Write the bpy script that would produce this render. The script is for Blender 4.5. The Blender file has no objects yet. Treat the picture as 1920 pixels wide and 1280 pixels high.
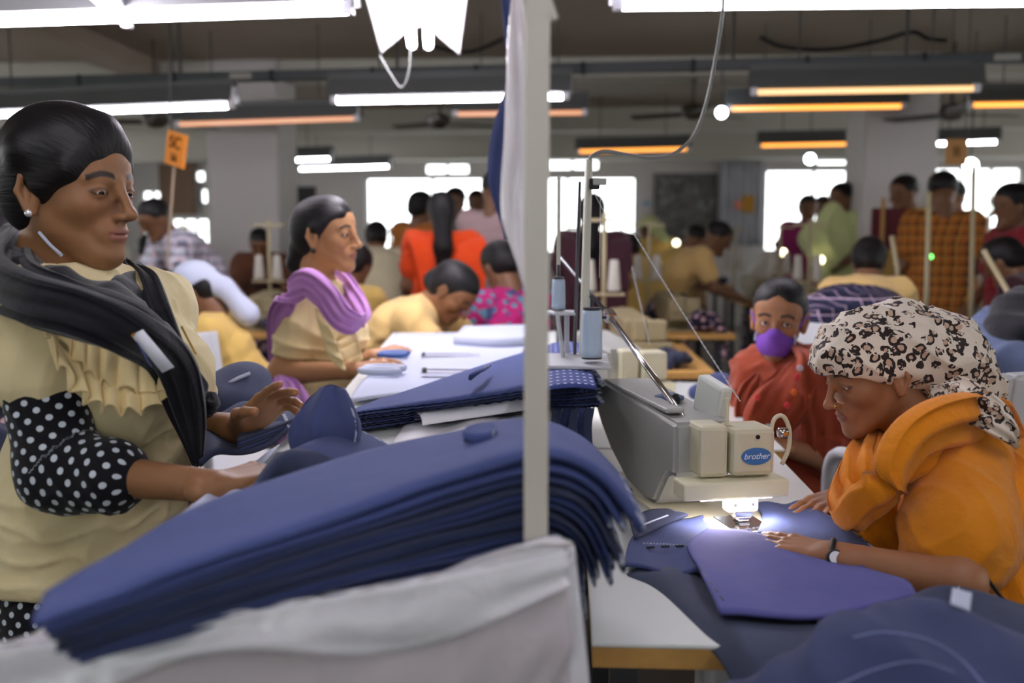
import bpy, bmesh, math, random
import numpy as np
from mathutils import Vector, Matrix
random.seed(7); RNG=np.random.RandomState(5)
SC=bpy.context.scene; COL=SC.collection
PI=math.pi
# ------------------------------------------------------------------ camera frame
F=1867.0; CX,CY=960.0,640.0; CAMZ=1.27
PSI=math.atan2(104,F); PHI=math.atan2(190,F)
CAMROT=Matrix.Rotation(PSI,3,'Z') @ Matrix.Rotation(PI/2-PHI,3,'X')
CAMP=Vector((0,0,CAMZ))
def ray(x,y): return CAMROT @ Vector(((x-CX)/F,-(y-CY)/F,-1.0))
def at(x,y,d):
    r=ray(x,y); return CAMP+r*(d/r.y)
def atz(x,y,z):
    r=ray(x,y); return CAMP+r*((z-CAMZ)/r.z)
# ------------------------------------------------------------------ tagging
def tag(o,label=None,cat=None,group=None,kind=None):
    if label: o['label']=label
    if cat: o['category']=cat
    if group: o['group']=group
    if kind: o['kind']=kind
    return o
def empty(name,loc,label=None,cat=None,group=None,rz=0):
    o=bpy.data.objects.new(name,None); COL.objects.link(o); o.location=loc; o.rotation_euler=(0,0,rz)
    o.empty_display_size=.05
    return tag(o,label,cat,group)
def setmesh(name,V,Fq,mat,parent=None,smooth=True,worldspace=True,attrs=None):
    """V (n,3) numpy, Fq list/array of faces. World coordinates are turned into the parent's frame"""
    me=bpy.data.meshes.new(name)
    V=np.asarray(V,dtype=np.float32)
    if isinstance(Fq,np.ndarray):
        n=len(Fq); k=Fq.shape[1]
        me.vertices.add(len(V)); me.vertices.foreach_set('co',V.ravel())
        me.loops.add(n*k); me.loops.foreach_set('vertex_index',Fq.astype(np.int32).ravel())
        me.polygons.add(n); me.polygons.foreach_set('loop_start',np.arange(0,n*k,k,dtype=np.int32))
        me.update(calc_edges=True)
    else:
        me.from_pydata([tuple(v) for v in V.tolist()],[],Fq); me.update()
    if attrs:
        for an,(tp,arr) in attrs.items():
            a=me.attributes.new(an,tp,'POINT')
            a.data.foreach_set('color' if tp=='FLOAT_COLOR' else 'vector',np.asarray(arr,dtype=np.float32).ravel())
    me.validate()
    me.polygons.foreach_set('use_smooth',[smooth]*len(me.polygons))
    o=bpy.data.objects.new(name,me); COL.objects.link(o)
    if mat: me.materials.append(mat)
    if parent is not None:
        o.parent=parent
        if worldspace:
            M=Matrix.LocRotScale(parent.location,parent.rotation_euler,None)
            pp=parent.parent
            while pp is not None:
                M=Matrix.LocRotScale(pp.location,pp.rotation_euler,None)@M; pp=pp.parent
            me.transform(M.inverted())
    elif worldspace and len(V):
        # origin at the base centre
        c=Vector(((V[:,0].min()+V[:,0].max())/2,(V[:,1].min()+V[:,1].max())/2,V[:,2].min()))
        me.transform(Matrix.Translation(-c)); o.location=c
    return o
# ------------------------------------------------------------------ bmesh builder
class MB:
    def __init__(s): s.V=[]; s.F=[]
    def add(s,V,Fc):
        n=len(s.V); s.V+= [tuple(v) for v in V]; s.F+=[tuple(i+n for i in f) for f in Fc]; return s
    def box(s,lo,hi,bev=0.0,M=None):
        x0,y0,z0=lo; x1,y1,z1=hi
        if bev<=0:
            V=[(x0,y0,z0),(x1,y0,z0),(x1,y1,z0),(x0,y1,z0),(x0,y0,z1),(x1,y0,z1),(x1,y1,z1),(x0,y1,z1)]
            Fc=[(0,3,2,1),(4,5,6,7),(0,1,5,4),(1,2,6,5),(2,3,7,6),(3,0,4,7)]
        else:
            bm=bmesh.new(); bmesh.ops.create_cube(bm,size=1)
            for v in bm.verts: v.co=Vector((x0+(v.co.x+.5)*(x1-x0),y0+(v.co.y+.5)*(y1-y0),z0+(v.co.z+.5)*(z1-z0)))
            bmesh.ops.bevel(bm,geom=list(bm.edges),offset=bev,segments=2,affect='EDGES',profile=.5)
            bm.verts.ensure_lookup_table(); V=[tuple(v.co) for v in bm.verts]; Fc=[tuple(v.index for v in f.verts) for f in bm.faces]; bm.free()
        if M is not None: V=[tuple(M@Vector(v)) for v in V]
        return s.add(V,Fc)
    def prism(s,poly,z0,z1,M=None):
        n=len(poly); V=[(p[0],p[1],z0) for p in poly]+[(p[0],p[1],z1) for p in poly]
        Fc=[tuple(range(n))[::-1],tuple(range(n,2*n))]+[(i,(i+1)%n,n+(i+1)%n,n+i) for i in range(n)]
        if M is not None: V=[tuple(M@Vector(v)) for v in V]
        return s.add(V,Fc)
    def tube(s,pts,r,n=10,cap=True):
        pts=[Vector(p) for p in pts]; m=len(pts); rr=r if isinstance(r,(list,tuple)) else [r]*m
        V=[]; up=None
        for i,p in enumerate(pts):
            t=(pts[min(i+1,m-1)]-pts[max(i-1,0)])
            if t.length<1e-9: t=Vector((0,0,1))
            t.normalize()
            if up is None: up=Vector((0,0,1)) if abs(t.z)<.9 else Vector((1,0,0))
            a=t.cross(up)
            if a.length<1e-6: a=t.cross(Vector((1,0,0)))
            a.normalize(); b=a.cross(t).normalized(); up=b
            for k in range(n):
                an=2*PI*k/n; V.append(tuple(p+(a*math.cos(an)+b*math.sin(an))*rr[i]))
        Fc=[]
        for i in range(m-1):
            for k in range(n): Fc.append((i*n+k,i*n+(k+1)%n,(i+1)*n+(k+1)%n,(i+1)*n+k))
        if cap: Fc+= [tuple(range(n))[::-1],tuple((m-1)*n+k for k in range(n))]
        # outward orientation
        return s.add(V,[f[::-1] for f in Fc])
    def lathe(s,prof,c,n=24,M=None):
        V=[]; m=len(prof)
        for r,z in prof:
            for k in range(n): V.append((c[0]+r*math.cos(2*PI*k/n),c[1]+r*math.sin(2*PI*k/n),c[2]+z))
        Fc=[(i*n+k,i*n+(k+1)%n,(i+1)*n+(k+1)%n,(i+1)*n+k) for i in range(m-1) for k in range(n)]
        Fc+=[tuple(range(n))[::-1],tuple((m-1)*n+k for k in range(n))]
        if M is not None: V=[tuple(M@Vector(v)) for v in V]
        return s.add(V,Fc)
    def ball(s,c,r,n=12):
        r=r if isinstance(r,(tuple,list)) else (r,r,r); V=[]; Fc=[]; m=n
        for i in range(m+1):
            th=PI*i/m
            for k in range(2*n):
                V.append((c[0]+r[0]*math.sin(th)*math.cos(PI*k/n),c[1]+r[1]*math.sin(th)*math.sin(PI*k/n),c[2]-r[2]*math.cos(th)))
        N=2*n
        Fc=[(i*N+k,i*N+(k+1)%N,(i+1)*N+(k+1)%N,(i+1)*N+k) for i in range(m) for k in range(N)]
        return s.add(V,Fc)
    def build(s,name,mat,parent=None,smooth=False,world=True,auto=None):
        o=setmesh(name,np.array(s.V) if s.V else np.zeros((0,3)),s.F,mat,parent,smooth,world)
        if auto:
            m=o.modifiers.new('n','EDGE_SPLIT'); m.split_angle=math.radians(auto)
            o.data.polygons.foreach_set('use_smooth',[True]*len(o.data.polygons))
        return o
def frame(o,f,u):
    """4x4: local x=f forward, z~u up, y = left"""
    f=Vector(f).normalized(); u=Vector(u); y=u.cross(f).normalized(); z=f.cross(y).normalized()
    M=Matrix.Identity(4)
    for i in range(3): M[i][0]=f[i]; M[i][1]=y[i]; M[i][2]=z[i]; M[i][3]=o[i]
    return M
def cat(pts,n=8,closed=False):
    """Catmull-Rom through pts"""
    P=[np.array(p,dtype=float) for p in pts]; out=[]
    P=[2*P[0]-P[1]]+P+[2*P[-1]-P[-2]]
    for i in range(1,len(P)-2):
        for k in range(n):
            t=k/n; a,b,c,d=P[i-1:i+3]
            out.append(.5*((2*b)+(-a+c)*t+(2*a-5*b+4*c-d)*t*t+(-a+3*b-3*c+d)*t**3))
    out.append(P[-2]); return np.array(out)
# ------------------------------------------------------------------ signed distance modelling
class Field:
    def __init__(s,lo,hi,h):
        s.lo=np.array(lo,dtype=np.float32); s.h=h
        s.n=np.maximum(2,np.ceil((np.array(hi)-np.array(lo))/h).astype(int)+1)
        s.V=np.full(s.n,.2,dtype=np.float32)
        s.ax=[s.lo[i]+h*np.arange(s.n[i],dtype=np.float32) for i in range(3)]
    def sl(s,blo,bhi,m):
        r=[]
        for i in range(3):
            a=int(math.floor((blo[i]-m-s.lo[i])/s.h)); b=int(math.ceil((bhi[i]+m-s.lo[i])/s.h))+1
            a=max(a,0); b=min(b,s.n[i])
            if b<=a: return None
            r.append(slice(a,b))
        return tuple(r)
    def apply(s,pr):
        f,blo,bhi,k,op=pr
        q=s.sl(blo,bhi,k+3*s.h)
        if q is None: return
        X=s.ax[0][q[0]][:,None,None]; Y=s.ax[1][q[1]][None,:,None]; Z=s.ax[2][q[2]][None,None,:]
        d=f(X,Y,Z).astype(np.float32); A=s.V[q]
        if op>0:
            if k>0:
                h=np.maximum(k-np.abs(A-d),0)/k; s.V[q]=np.minimum(A,d)-h*h*k*.25
            else: s.V[q]=np.minimum(A,d)
        else:
            d=-d
            if k>0:
                h=np.maximum(k-np.abs(A-d),0)/k; s.V[q]=np.maximum(A,d)+h*h*k*.25
            else: s.V[q]=np.maximum(A,d)
    def mesh(s):
        V=s.V
        V[0]=V[-1]=.2; V[:,0]=V[:,-1]=.2; V[:,:,0]=V[:,:,-1]=.2
        S=V<0
        c=np.zeros(tuple(np.array(S.shape)-1),dtype=np.int8)
        offs=[(i,j,k) for i in (0,1) for j in (0,1) for k in (0,1)]
        sh=S.shape
        for (i,j,k) in offs: c+=S[i:sh[0]-1+i,j:sh[1]-1+j,k:sh[2]-1+k]
        I=np.argwhere((c>0)&(c<8))
        if len(I)==0: return np.zeros((0,3)),np.zeros((0,4),int)
        val=np.stack([V[I[:,0]+i,I[:,1]+j,I[:,2]+k] for (i,j,k) in offs],1)
        O=np.array(offs,dtype=np.float32)
        acc=np.zeros((len(I),3),np.float32); cnt=np.zeros((len(I),1),np.float32)
        for a in range(8):
            for b in range(a+1,8):
                if np.abs(O[a]-O[b]).sum()==1:
                    va,vb=val[:,a],val[:,b]; m=(va<0)!=(vb<0)
                    t=np.where(m,va/np.where(m,va-vb,1),0)[:,None]
                    acc+=np.where(m[:,None],O[a]+(O[b]-O[a])*t,0); cnt+=m[:,None]
        P=s.lo+s.h*(I+acc/np.maximum(cnt,1))
        idx=np.full(c.shape,-1,np.int32); idx[I[:,0],I[:,1],I[:,2]]=np.arange(len(I))
        quads=[]
        for ax in range(3):
            o=[1,1,1]; o[ax]=0
            # grid edges along ax, interior
            A=[slice(1,-1)]*3; A[ax]=slice(0,-1); B=[slice(1,-1)]*3; B[ax]=slice(1,None)
            a=S[tuple(A)]; b=S[tuple(B)]
            E=np.argwhere(a!=b)
            if len(E)==0: continue
            sgn=a[E[:,0],E[:,1],E[:,2]]
            E=E+np.array([1 if i!=ax else 0 for i in range(3)])
            u,v=[(1,2),(2,0),(0,1)][ax]
            du=np.zeros(3,int); du[u]=1; dv=np.zeros(3,int); dv[v]=1
            q=np.stack([idx[tuple((E-du-dv).T)],idx[tuple((E-dv).T)],idx[tuple(E.T)],idx[tuple((E-du).T)]],1)
            q=np.where(sgn[:,None],q,q[:,::-1]); quads.append(q)
        Q=np.concatenate(quads); Q=Q[(Q>=0).all(1)]
        return P,Q
def cone(a,b,ra,rb,k=.02,op=1,wide=None):
    a=np.array(a,dtype=np.float32); b=np.array(b,dtype=np.float32); ba=b-a; L2=max(float(ba@ba),1e-9)
    R=max(ra,rb); W=1.0
    if wide is not None:
        n=np.array(wide[0],dtype=np.float32); n=n/np.linalg.norm(n); W=wide[1]
    def f(X,Y,Z):
        px,py,pz=X-a[0],Y-a[1],Z-a[2]
        t=np.clip((px*ba[0]+py*ba[1]+pz*ba[2])/L2,0,1)
        wx,wy,wz=px-t*ba[0],py-t*ba[1],pz-t*ba[2]
        if wide is not None:
            dn=(wx*n[0]+wy*n[1]+wz*n[2])*(1-1/W)
            wx=wx-dn*n[0]; wy=wy-dn*n[1]; wz=wz-dn*n[2]
        return np.sqrt(wx*wx+wy*wy+wz*wz)-(ra+(rb-ra)*t)
    m=R*max(W,1)
    return (f,np.minimum(a,b)-m,np.maximum(a,b)+m,k,op)
def ell(c,r,k=.02,op=1,M=None):
    """ellipsoid; M optional 4x4 (rotation/scale/translation) applied to the local centre and axes"""
    r=np.array(r if hasattr(r,'__len__') else (r,r,r),dtype=np.float32); c=Vector(c); s=1.0
    R=np.eye(3,dtype=np.float32)
    if M is not None:
        s=M.to_scale()[0]; R=np.array(M.to_3x3().normalized(),dtype=np.float32); c=M@c
    r=r*s; c=np.array(c,dtype=np.float32)
    def f(X,Y,Z):
        px,py,pz=X-c[0],Y-c[1],Z-c[2]
        q=[(R[0,i]*px+R[1,i]*py+R[2,i]*pz)/r[i] for i in range(3)]
        k0=np.sqrt(q[0]**2+q[1]**2+q[2]**2); k1=np.sqrt((q[0]/r[0])**2+(q[1]/r[1])**2+(q[2]/r[2])**2)
        return k0*(k0-1)/np.maximum(k1,1e-6)
    e=np.sqrt(((R*r[None,:])**2).sum(1))
    return (f,c-e,c+e,k*s if M is not None else k,op)
def mcone(M,a,b,ra,rb,k=.02,op=1,wide=None):
    s=M.to_scale()[0]
    w=None
    if wide is not None: w=(tuple(M.to_3x3().normalized()@Vector(wide[0])),wide[1])
    return cone(M@Vector(a),M@Vector(b),ra*s,rb*s,k*s,op,w)
def bounds(prims,m=.01):
    P=[p for p in prims if p[4]>0]
    lo=np.min([p[1] for p in P],0)-m; hi=np.max([p[2] for p in P],0)+m
    return lo,hi
def sdfmesh(prims,h,fine=()):
    """fine: list of (lo,hi,h) boxes meshed at their own resolution"""
    lo,hi=bounds(prims,3*h)
    g=Field(lo,hi,h)
    for p in prims: g.apply(p)
    V,Q=g.mesh(); Vs=[V]; n=len(V)
    if len(fine):
        keep=np.ones(len(Q),bool)
        for (l,u,hf) in fine:
            l=np.array(l); u=np.array(u)
            ins=((V>l+1.5*hf)&(V<u-1.5*hf)).all(1)
            keep&=~ins[Q].all(1)
        Qs=[Q[keep]]
        for (l,u,hf) in fine:
            g=Field(l,u,hf)
            for p in prims: g.apply(p)
            # no closing caps at the box border: drop faces on the border cells
            V2,Q2=g.mesh()
            l2=np.array(l)+1.2*hf; u2=np.array(l)+hf*(g.n-1)-1.2*hf
            ok=((V2>l2)&(V2<u2)).all(1); Q2=Q2[ok[Q2].all(1)]
            Vs.append(V2); Qs.append(Q2+n); n+=len(V2)
        V=np.concatenate(Vs); Q=np.concatenate(Qs)
    return V,Q
def relax(V,Q,it=1,f=.5):
    n=len(V)
    for _ in range(it):
        acc=np.zeros((n,3)); cnt=np.zeros(n)
        for a,b in ((0,1),(1,2),(2,3),(3,0)):
            for x,y in ((a,b),(b,a)):
                acc+=np.stack([np.bincount(Q[:,x],weights=V[Q[:,y],i],minlength=n) for i in range(3)],1); cnt+=np.bincount(Q[:,x],minlength=n)
        m=cnt>0
        V=V.copy(); V[m]=V[m]*(1-f)+f*acc[m]/cnt[m][:,None]
    return V
def normals(V,Q):
    a=V[Q[:,2]]-V[Q[:,0]]; b=V[Q[:,3]]-V[Q[:,1]]; N=np.cross(a,b)
    out=np.stack([sum(np.bincount(Q[:,j],weights=N[:,i],minlength=len(V)) for j in range(4)) for i in range(3)],1)
    return out/np.maximum(np.linalg.norm(out,axis=1,keepdims=True),1e-9)
def folds(V,amp,dirs,seed=0):
    """sum of warped oriented waves; dirs=[(vector wave number rad/m, weight)]"""
    r=np.random.RandomState(seed); out=np.zeros(len(V))
    for kv,w in dirs:
        kv=np.array(kv,dtype=float); L=np.linalg.norm(kv)
        w1=r.normal(size=3)*L*.22; w2=r.normal(size=3)*L*.5
        ph=V@kv+1.6*np.sin(V@w1+r.rand()*6)+.6*np.sin(V@w2+r.rand()*6)
        s=np.sin(ph); out+=w*(1-np.abs(s))**1.5*(.55+.45*np.sin(V@(r.normal(size=3)*L*.15)+r.rand()*6))
    return out*amp
def sdfobj(name,prims,h,mat,parent,wr=None,it=1,attrs=None,fine=()):
    V,Q=sdfmesh(prims,h,fine); V=relax(V,Q,it)
    if wr: V=V+normals(V,Q)*folds(V,*wr)[:,None]
    at_=None
    if attrs: at_={k:(t,fn(V)) for k,(t,fn) in attrs.items()}
    return setmesh(name,V,Q,mat,parent,attrs=at_)
def ribbon(path,width,thick,side,nf=3,amp=.008,n=6,seg=28,seed=0,taper=True):
    """soft pleated band swept along path. side: vectors across the band per control point"""
    P=cat(path,n); S=cat(side,n); W=cat([(w,0,0) for w in (width if hasattr(width,'__len__') else [width]*len(path))],n)[:,0]
    T=np.gradient(P,axis=0); T/=np.maximum(np.linalg.norm(T,axis=1,keepdims=True),1e-9)
    S=S-T*(S*T).sum(1,keepdims=True); S/=np.maximum(np.linalg.norm(S,axis=1,keepdims=True),1e-9)
    N=np.cross(S,T)
    m=len(P); V=[]; r=np.random.RandomState(seed); ph=r.rand()*6
    for i in range(m):
        u=i/(m-1); e=1.0
        if taper: e=min(1,.35+3*u,.35+3*(1-u))
        for k in range(seg):
            th=2*PI*k/seg; a=math.cos(th); b=math.sin(th)
            aa=np.sign(a)*abs(a)**.8
            pl=amp*math.sin(nf*PI*a+ph+2.2*math.sin(u*5+ph))+.35*amp*math.sin(nf*2.3*PI*a+u*9)
            V.append(P[i]+S[i]*W[i]*.5*aa*e+N[i]*(thick*.5*b+pl)*e)
    Q=[(i*seg+k,i*seg+(k+1)%seg,(i+1)*seg+(k+1)%seg,(i+1)*seg+k) for i in range(m-1) for k in range(seg)]
    Q=[q for q in Q]+[tuple(range(seg))[::-1],tuple((m-1)*seg+k for k in range(seg))]
    return np.array(V),Q
def grid(fn,nu,nv):
    V=np.array([fn(i/(nu-1),j/(nv-1)) for i in range(nu) for j in range(nv)],dtype=float)
    Q=np.array([(i*nv+j,(i+1)*nv+j,(i+1)*nv+j+1,i*nv+j+1) for i in range(nu-1) for j in range(nv-1)])
    return V,Q
def sheet(name,fn,nu,nv,thick,mat,parent=None):
    """cloth sheet with real thickness"""
    V,Q=grid(fn,nu,nv); N=normals(V,Q); n=len(V)
    V2=np.concatenate([V+N*thick*.5,V-N*thick*.5])
    rim=[]
    def e(a,b): rim.append((a,b,b+n,a+n))
    for i in range(nu-1): e((i+1)*nv,i*nv); e(i*nv+nv-1,(i+1)*nv+nv-1)
    for j in range(nv-1): e(j,j+1); e((nu-1)*nv+j+1,(nu-1)*nv+j)
    Q2=np.concatenate([Q,Q[:,::-1]+n,np.array(rim)])
    uv=np.array([(i/(nu-1),j/(nv-1),0) for i in range(nu) for j in range(nv)])
    return setmesh(name,V2,Q2,mat,parent,attrs={'pat':('FLOAT_VECTOR',np.concatenate([uv,uv]))})
def bil(c00,c10,c11,c01):
    c=[np.array(v,dtype=float) for v in (c00,c10,c11,c01)]
    return lambda u,v:(c[0]*(1-u)+c[1]*u)*(1-v)+(c[3]*(1-u)+c[2]*u)*v
def copy_tree(o,parent=None,mats=None):
    c=o.copy(); COL.objects.link(c); c.parent=parent
    for ch in [x for x in o.children]: copy_tree(ch,c)
    return c
# ------------------------------------------------------------------ materials
def lin(c): 
    c=[x/255.0 for x in c]; return tuple(x/12.92 if x<=.04045 else ((x+.055)/1.055)**2.4 for x in c)+(1,)
class NT:
    def __init__(s,name):
        s.m=bpy.data.materials.new(name); s.m.use_nodes=True; s.t=s.m.node_tree; s.n=s.t.nodes; s.l=s.t.links
        s.b=s.n['Principled BSDF']; s.out=s.n['Material Output']
    def node(s,tp,**kw):
        n=s.n.new(tp)
        for k,v in kw.items(): setattr(n,k,v)
        return n
    def set(s,n,k,v): 
        if hasattr(v,'is_linked') or isinstance(v,bpy.types.NodeSocket): s.l.new(v,n.inputs[k])
        else: n.inputs[k].default_value=v
    def math(s,op,a,b=None,c=None):
        n=s.node('ShaderNodeMath',operation=op); s.set(n,0,a)
        if b is not None: s.set(n,1,b)
        if c is not None: s.set(n,2,c)
        return n.outputs[0]
    def vmath(s,op,a,b=None):
        n=s.node('ShaderNodeVectorMath',operation=op); s.set(n,0,a)
        if b is not None: s.set(n,1,b)
        return n.outputs[1] if op in('LENGTH','DOT_PRODUCT') else n.outputs[0]
    def coord(s,w='Object'): return s.node('ShaderNodeTexCoord').outputs[w]
    def attr(s,name,w='Vector'): 
        n=s.node('ShaderNodeAttribute'); n.attribute_name=name; return n.outputs[w]
    def noise(s,scale,detail=3,vec=None,rough=.5,out=0,dist=0):
        n=s.node('ShaderNodeTexNoise'); s.set(n,'Scale',scale); s.set(n,'Detail',detail); s.set(n,'Roughness',rough); s.set(n,'Distortion',dist)
        s.l.new(vec if vec is not None else s.coord(),n.inputs['Vector']); return n.outputs[out]
    def mix(s,f,a,b,mode='MIX'):
        n=s.node('ShaderNodeMix',data_type='RGBA',blend_type=mode); s.set(n,0,f); s.set(n,6,a); s.set(n,7,b); return n.outputs[2]
    def ramp(s,f,stops,interp='LINEAR'):
        n=s.node('ShaderNodeValToRGB'); n.color_ramp.interpolation=interp; e=n.color_ramp.elements
        while len(e)<len(stops): e.new(.5)
        for i,(p,c) in enumerate(stops): e[i].position=p; e[i].color=c
        s.l.new(f,n.inputs[0]); return n.outputs[0]
    def bump(s,h,dist=.002,st=.5):
        n=s.node('ShaderNodeBump'); s.set(n,'Distance',dist); s.set(n,'Strength',st); s.l.new(h,n.inputs['Height']); s.l.new(n.outputs[0],s.b.inputs['Normal'])
    def map(s,scale=(1,1,1),rot=(0,0,0),loc=(0,0,0),vec=None):
        n=s.node('ShaderNodeMapping'); s.set(n,'Scale',scale); s.set(n,'Rotation',rot); s.set(n,'Location',loc)
        s.l.new(vec if vec is not None else s.coord(),n.inputs['Vector']); return n.outputs[0]
    def base(s,c,rough=.6,spec=.3,metal=0,sheen=0):
        s.set(s.b,'Base Color',c); s.set(s.b,'Roughness',rough); s.set(s.b,'Specular IOR Level',spec); s.set(s.b,'Metallic',metal)
        if sheen: s.set(s.b,'Sheen Weight',sheen); s.set(s.b,'Sheen Roughness',.5)
        return s
MC={}
def simple(name,c,rough=.6,spec=.3,metal=0,var=.12,vs=8,bump=0,bs=60):
    if name in MC: return MC[name]
    t=NT(name); c=lin(c)
    if var:
        d=tuple(max(0,x*(1-var)) for x in c[:3])+(1,); l=tuple(min(1,x*(1+var)) for x in c[:3])+(1,)
        t.base(t.mix(t.noise(vs,4),d,l),rough,spec,metal)
    else: t.base(c,rough,spec,metal)
    if bump: t.bump(t.noise(bs,4),bump,.6)
    MC[name]=t.m; return t.m
def fabric(name,c,c2=None,scale=900,rough=.85,var=.15,vs=14,sheen=.15,wr=.0015,ws=22):
    if name in MC: return MC[name]
    t=NT(name); c=lin(c); c2=lin(c2) if c2 else tuple(x*(1-var) for x in c[:3])+(1,)
    t.base(t.mix(t.noise(vs,5),c2,c),rough,.2,0,sheen)
    h=t.math('ADD',t.math('MULTIPLY',t.noise(scale,2),.15),t.math('MULTIPLY',t.noise(ws,4,dist=.6),1.0))
    t.bump(h,wr*3,.55); MC[name]=t.m; return t.m
def emit(name,c,st):
    if name in MC: return MC[name]
    t=NT(name); t.base((.8,.8,.8,1)); t.set(t.b,'Emission Color',lin(c)); t.set(t.b,'Emission Strength',st); MC[name]=t.m; return t.m
# ------------------------------------------------------------------ people
def head_prims(M,age=0,female=True,lo=False,closed=0.0,slim=1.0):
    E=lambda c,r,k=.02,op=1: ell(c,r,k,op,M)
    C=lambda a,b,ra,rb,k=.02,op=1,wide=None: mcone(M,a,b,ra,rb,k,op,wide)
    P=[E((-.014,0,.034),(.092,.0725,.077),.02), E((.036,0,.036),(.050,.060,.052),.035),
       E((.022,0,-.032),(.056,.0515*slim,.066),.04),
       C((-.006,.043*slim,-.044),(.060,.012,-.092),.015,.0155,.035), C((-.006,-.043*slim,-.044),(.060,-.012,-.092),.015,.0155,.035),
       E((.071,0,-.097),(.0165,.019,.0145),.020),
       C((-.032,0,-.04),(-.050,0,-.14),.045,.043,.03)]
    if lo:
        P+=[C((.086,0,.0),(.104,0,-.034),.009,.012,.014),E((-.01,.071,-.008),(.018,.009,.03),.01),E((-.01,-.071,-.008),(.018,.009,.03),.01)]
        return P
    for s in (1,-1):
        P+=[E((.052,s*.036,-.022),(.024,.022,.02),.025),                    # cheekbones
            E((.092,s*.033,-.001),(.012,.0165,.0105),.014,-1),              # sockets
            E((.0735,s*.0315,.0005),(.0150,.0160,.0125),.006),              # lids
            C((.083,s*.016,.018),(.070,s*.046,.019),.0065,.0055,.012)]      # brows
    P+=[C((.088,0,.012),(.1075,0,-.028),.0068,.0078,.012),                  # nose bridge
        E((.1095,0,-.034),(.0110,.0100,.0090),.008),
        E((.0985,.0115,-.0375),(.0105,.0062,.0062),.005),E((.0985,-.0115,-.0375),(.0105,.0062,.0062),.005),
        E((.075,0,-.060),(.0175,.029,.022),.016),                           # muzzle
        E((.0885,0,-.0590),(.0062,.0215,.0052),.004),E((.0865,0,-.0690),(.0072,.0190,.0062),.004)]
    P+=[E((.0960,0,-.0638),(.0090,.025,.0011),.002,-1)]                    # mouth line
    for s in (1,-1):
        P+=[E((.1055,s*.0060,-.0440),(.004,.0028,.0022),.0015,-1),          # nostrils
            # eye opening, a slit cut in the lids
            E((.0880,s*.0320,-.0006-.0028*closed),(.0100,.0132,.0046*(1-closed)+.0008),.0012,-1)]
    for s in (1,-1):
        ye=s*.0715
        P+=[C((-.004,ye,.016),(-.018,ye+s*.010,.018),.0065,.005,.006),
            C((-.018,ye+s*.010,.018),(-.024,ye+s*.012,-.004),.005,.005,.004),
            C((-.024,ye+s*.012,-.004),(-.012,ye+s*.005,-.034),.005,.0055,.004),
            C((.001,ye,.010),(-.006,ye+s*.002,-.034),.006,.0065,.006),
            E((-.011,ye,-.006),(.014,.007,.026),.006),
            E((-.0105,ye+s*.012,-.004),(.0065,.0080,.013),.004,-1)]
    return P
SKIN=dict(mid=(168,122,88),light=(196,152,116),dark=(128,88,64))
def head_colour(V,M,tone,brow=True,lipc=None,bindi=False):
    s=M.to_scale()[0]; Mi=np.array(M.inverted()); L=V@Mi[:3,:3].T+Mi[:3,3]
    base=np.array(lin(tone)[:3]); n=len(V); C=np.tile(base,(n,1))
    x,y,z=L[:,0],np.abs(L[:,1]),L[:,2]
    def blend(w,c):
        nonlocal C
        w=np.clip(w,0,1)[:,None]; C=C*(1-w)+np.array(c)*w
    lip=np.array(lin(lipc)[:3]) if lipc is not None else base*np.array([.80,.50,.52])
    wl=1-((y)/.0245)**2-((z+.0638)/.0118)**2-.35*np.clip(np.abs(y-.006)<.004,0,1)*(z>-.057)
    blend(np.clip(wl*3,0,.7)*(x>.07),lip)
    # warm cheeks and nose
    blend(.25*np.exp(-((x-.08)**2+(y-.036)**2+(z+.03)**2)/.0006),base*np.array([1.15,.85,.8]))
    if brow:
        zc=.0225+.004*np.sin(np.clip((y-.012)/.04,0,1)*PI)-.003*np.clip((y-.035)/.015,0,1)
        wb=(1-np.abs(z-zc)/.0056)*(y>.013)*(y<.053)*(x>.04)
        blend(np.clip(wb*2.2,0,.93),(.012,.009,.008))
    # lash line around the slit
    d=np.sqrt(((y-.0325)/.0150)**2+((z+.0004)/.0062)**2)
    blend((1-np.abs(d-.95)/.22)*.85*(x>.062)*(z>-.006),(.01,.008,.008))
    return np.concatenate([C,np.ones((n,1))],1)
def skin_mat(name='skin'):
    if name in MC: return MC[name]
    t=NT(name); c=t.attr('Col','Color'); nz=t.noise(60,4)
    t.base(t.mix(.18,c,t.mix(nz,(.35,.3,.28,1),(1,1,1,1)),'MULTIPLY'),.48,.35)
    t.set(t.b,'Subsurface Weight',.12); t.set(t.b,'Subsurface Scale',.01); t.set(t.b,'Subsurface Radius',(1,.35,.2))
    t.bump(t.noise(380,3),.0006,.35); MC[name]=t.m; return t.m
HAIR=None
def hair_mat():
    if 'hair' in MC: return MC['hair']
    t=NT('hair'); v=t.attr('pat'); h=t.noise(1,3,t.map((14,260,260),vec=v))
    t.base(t.mix(h,lin((10,9,11)),lin((26,23,25))),.5,.28); t.bump(h,.0025,.8); MC['hair']=t.m; return t.m
def hair_attr(M):
    Mi=np.array(M.inverted())
    def fn(V):
        L=V@Mi[:3,:3].T+Mi[:3,3]
        # strands run from the front to the back over the crown: keep the side angle as the cross coordinate
        a=np.arctan2(L[:,1],L[:,2]+.02)*.08; return np.stack([L[:,0],a,np.hypot(L[:,1],L[:,2])*.2],1)
    return {'pat':('FLOAT_VECTOR',fn)}
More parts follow.
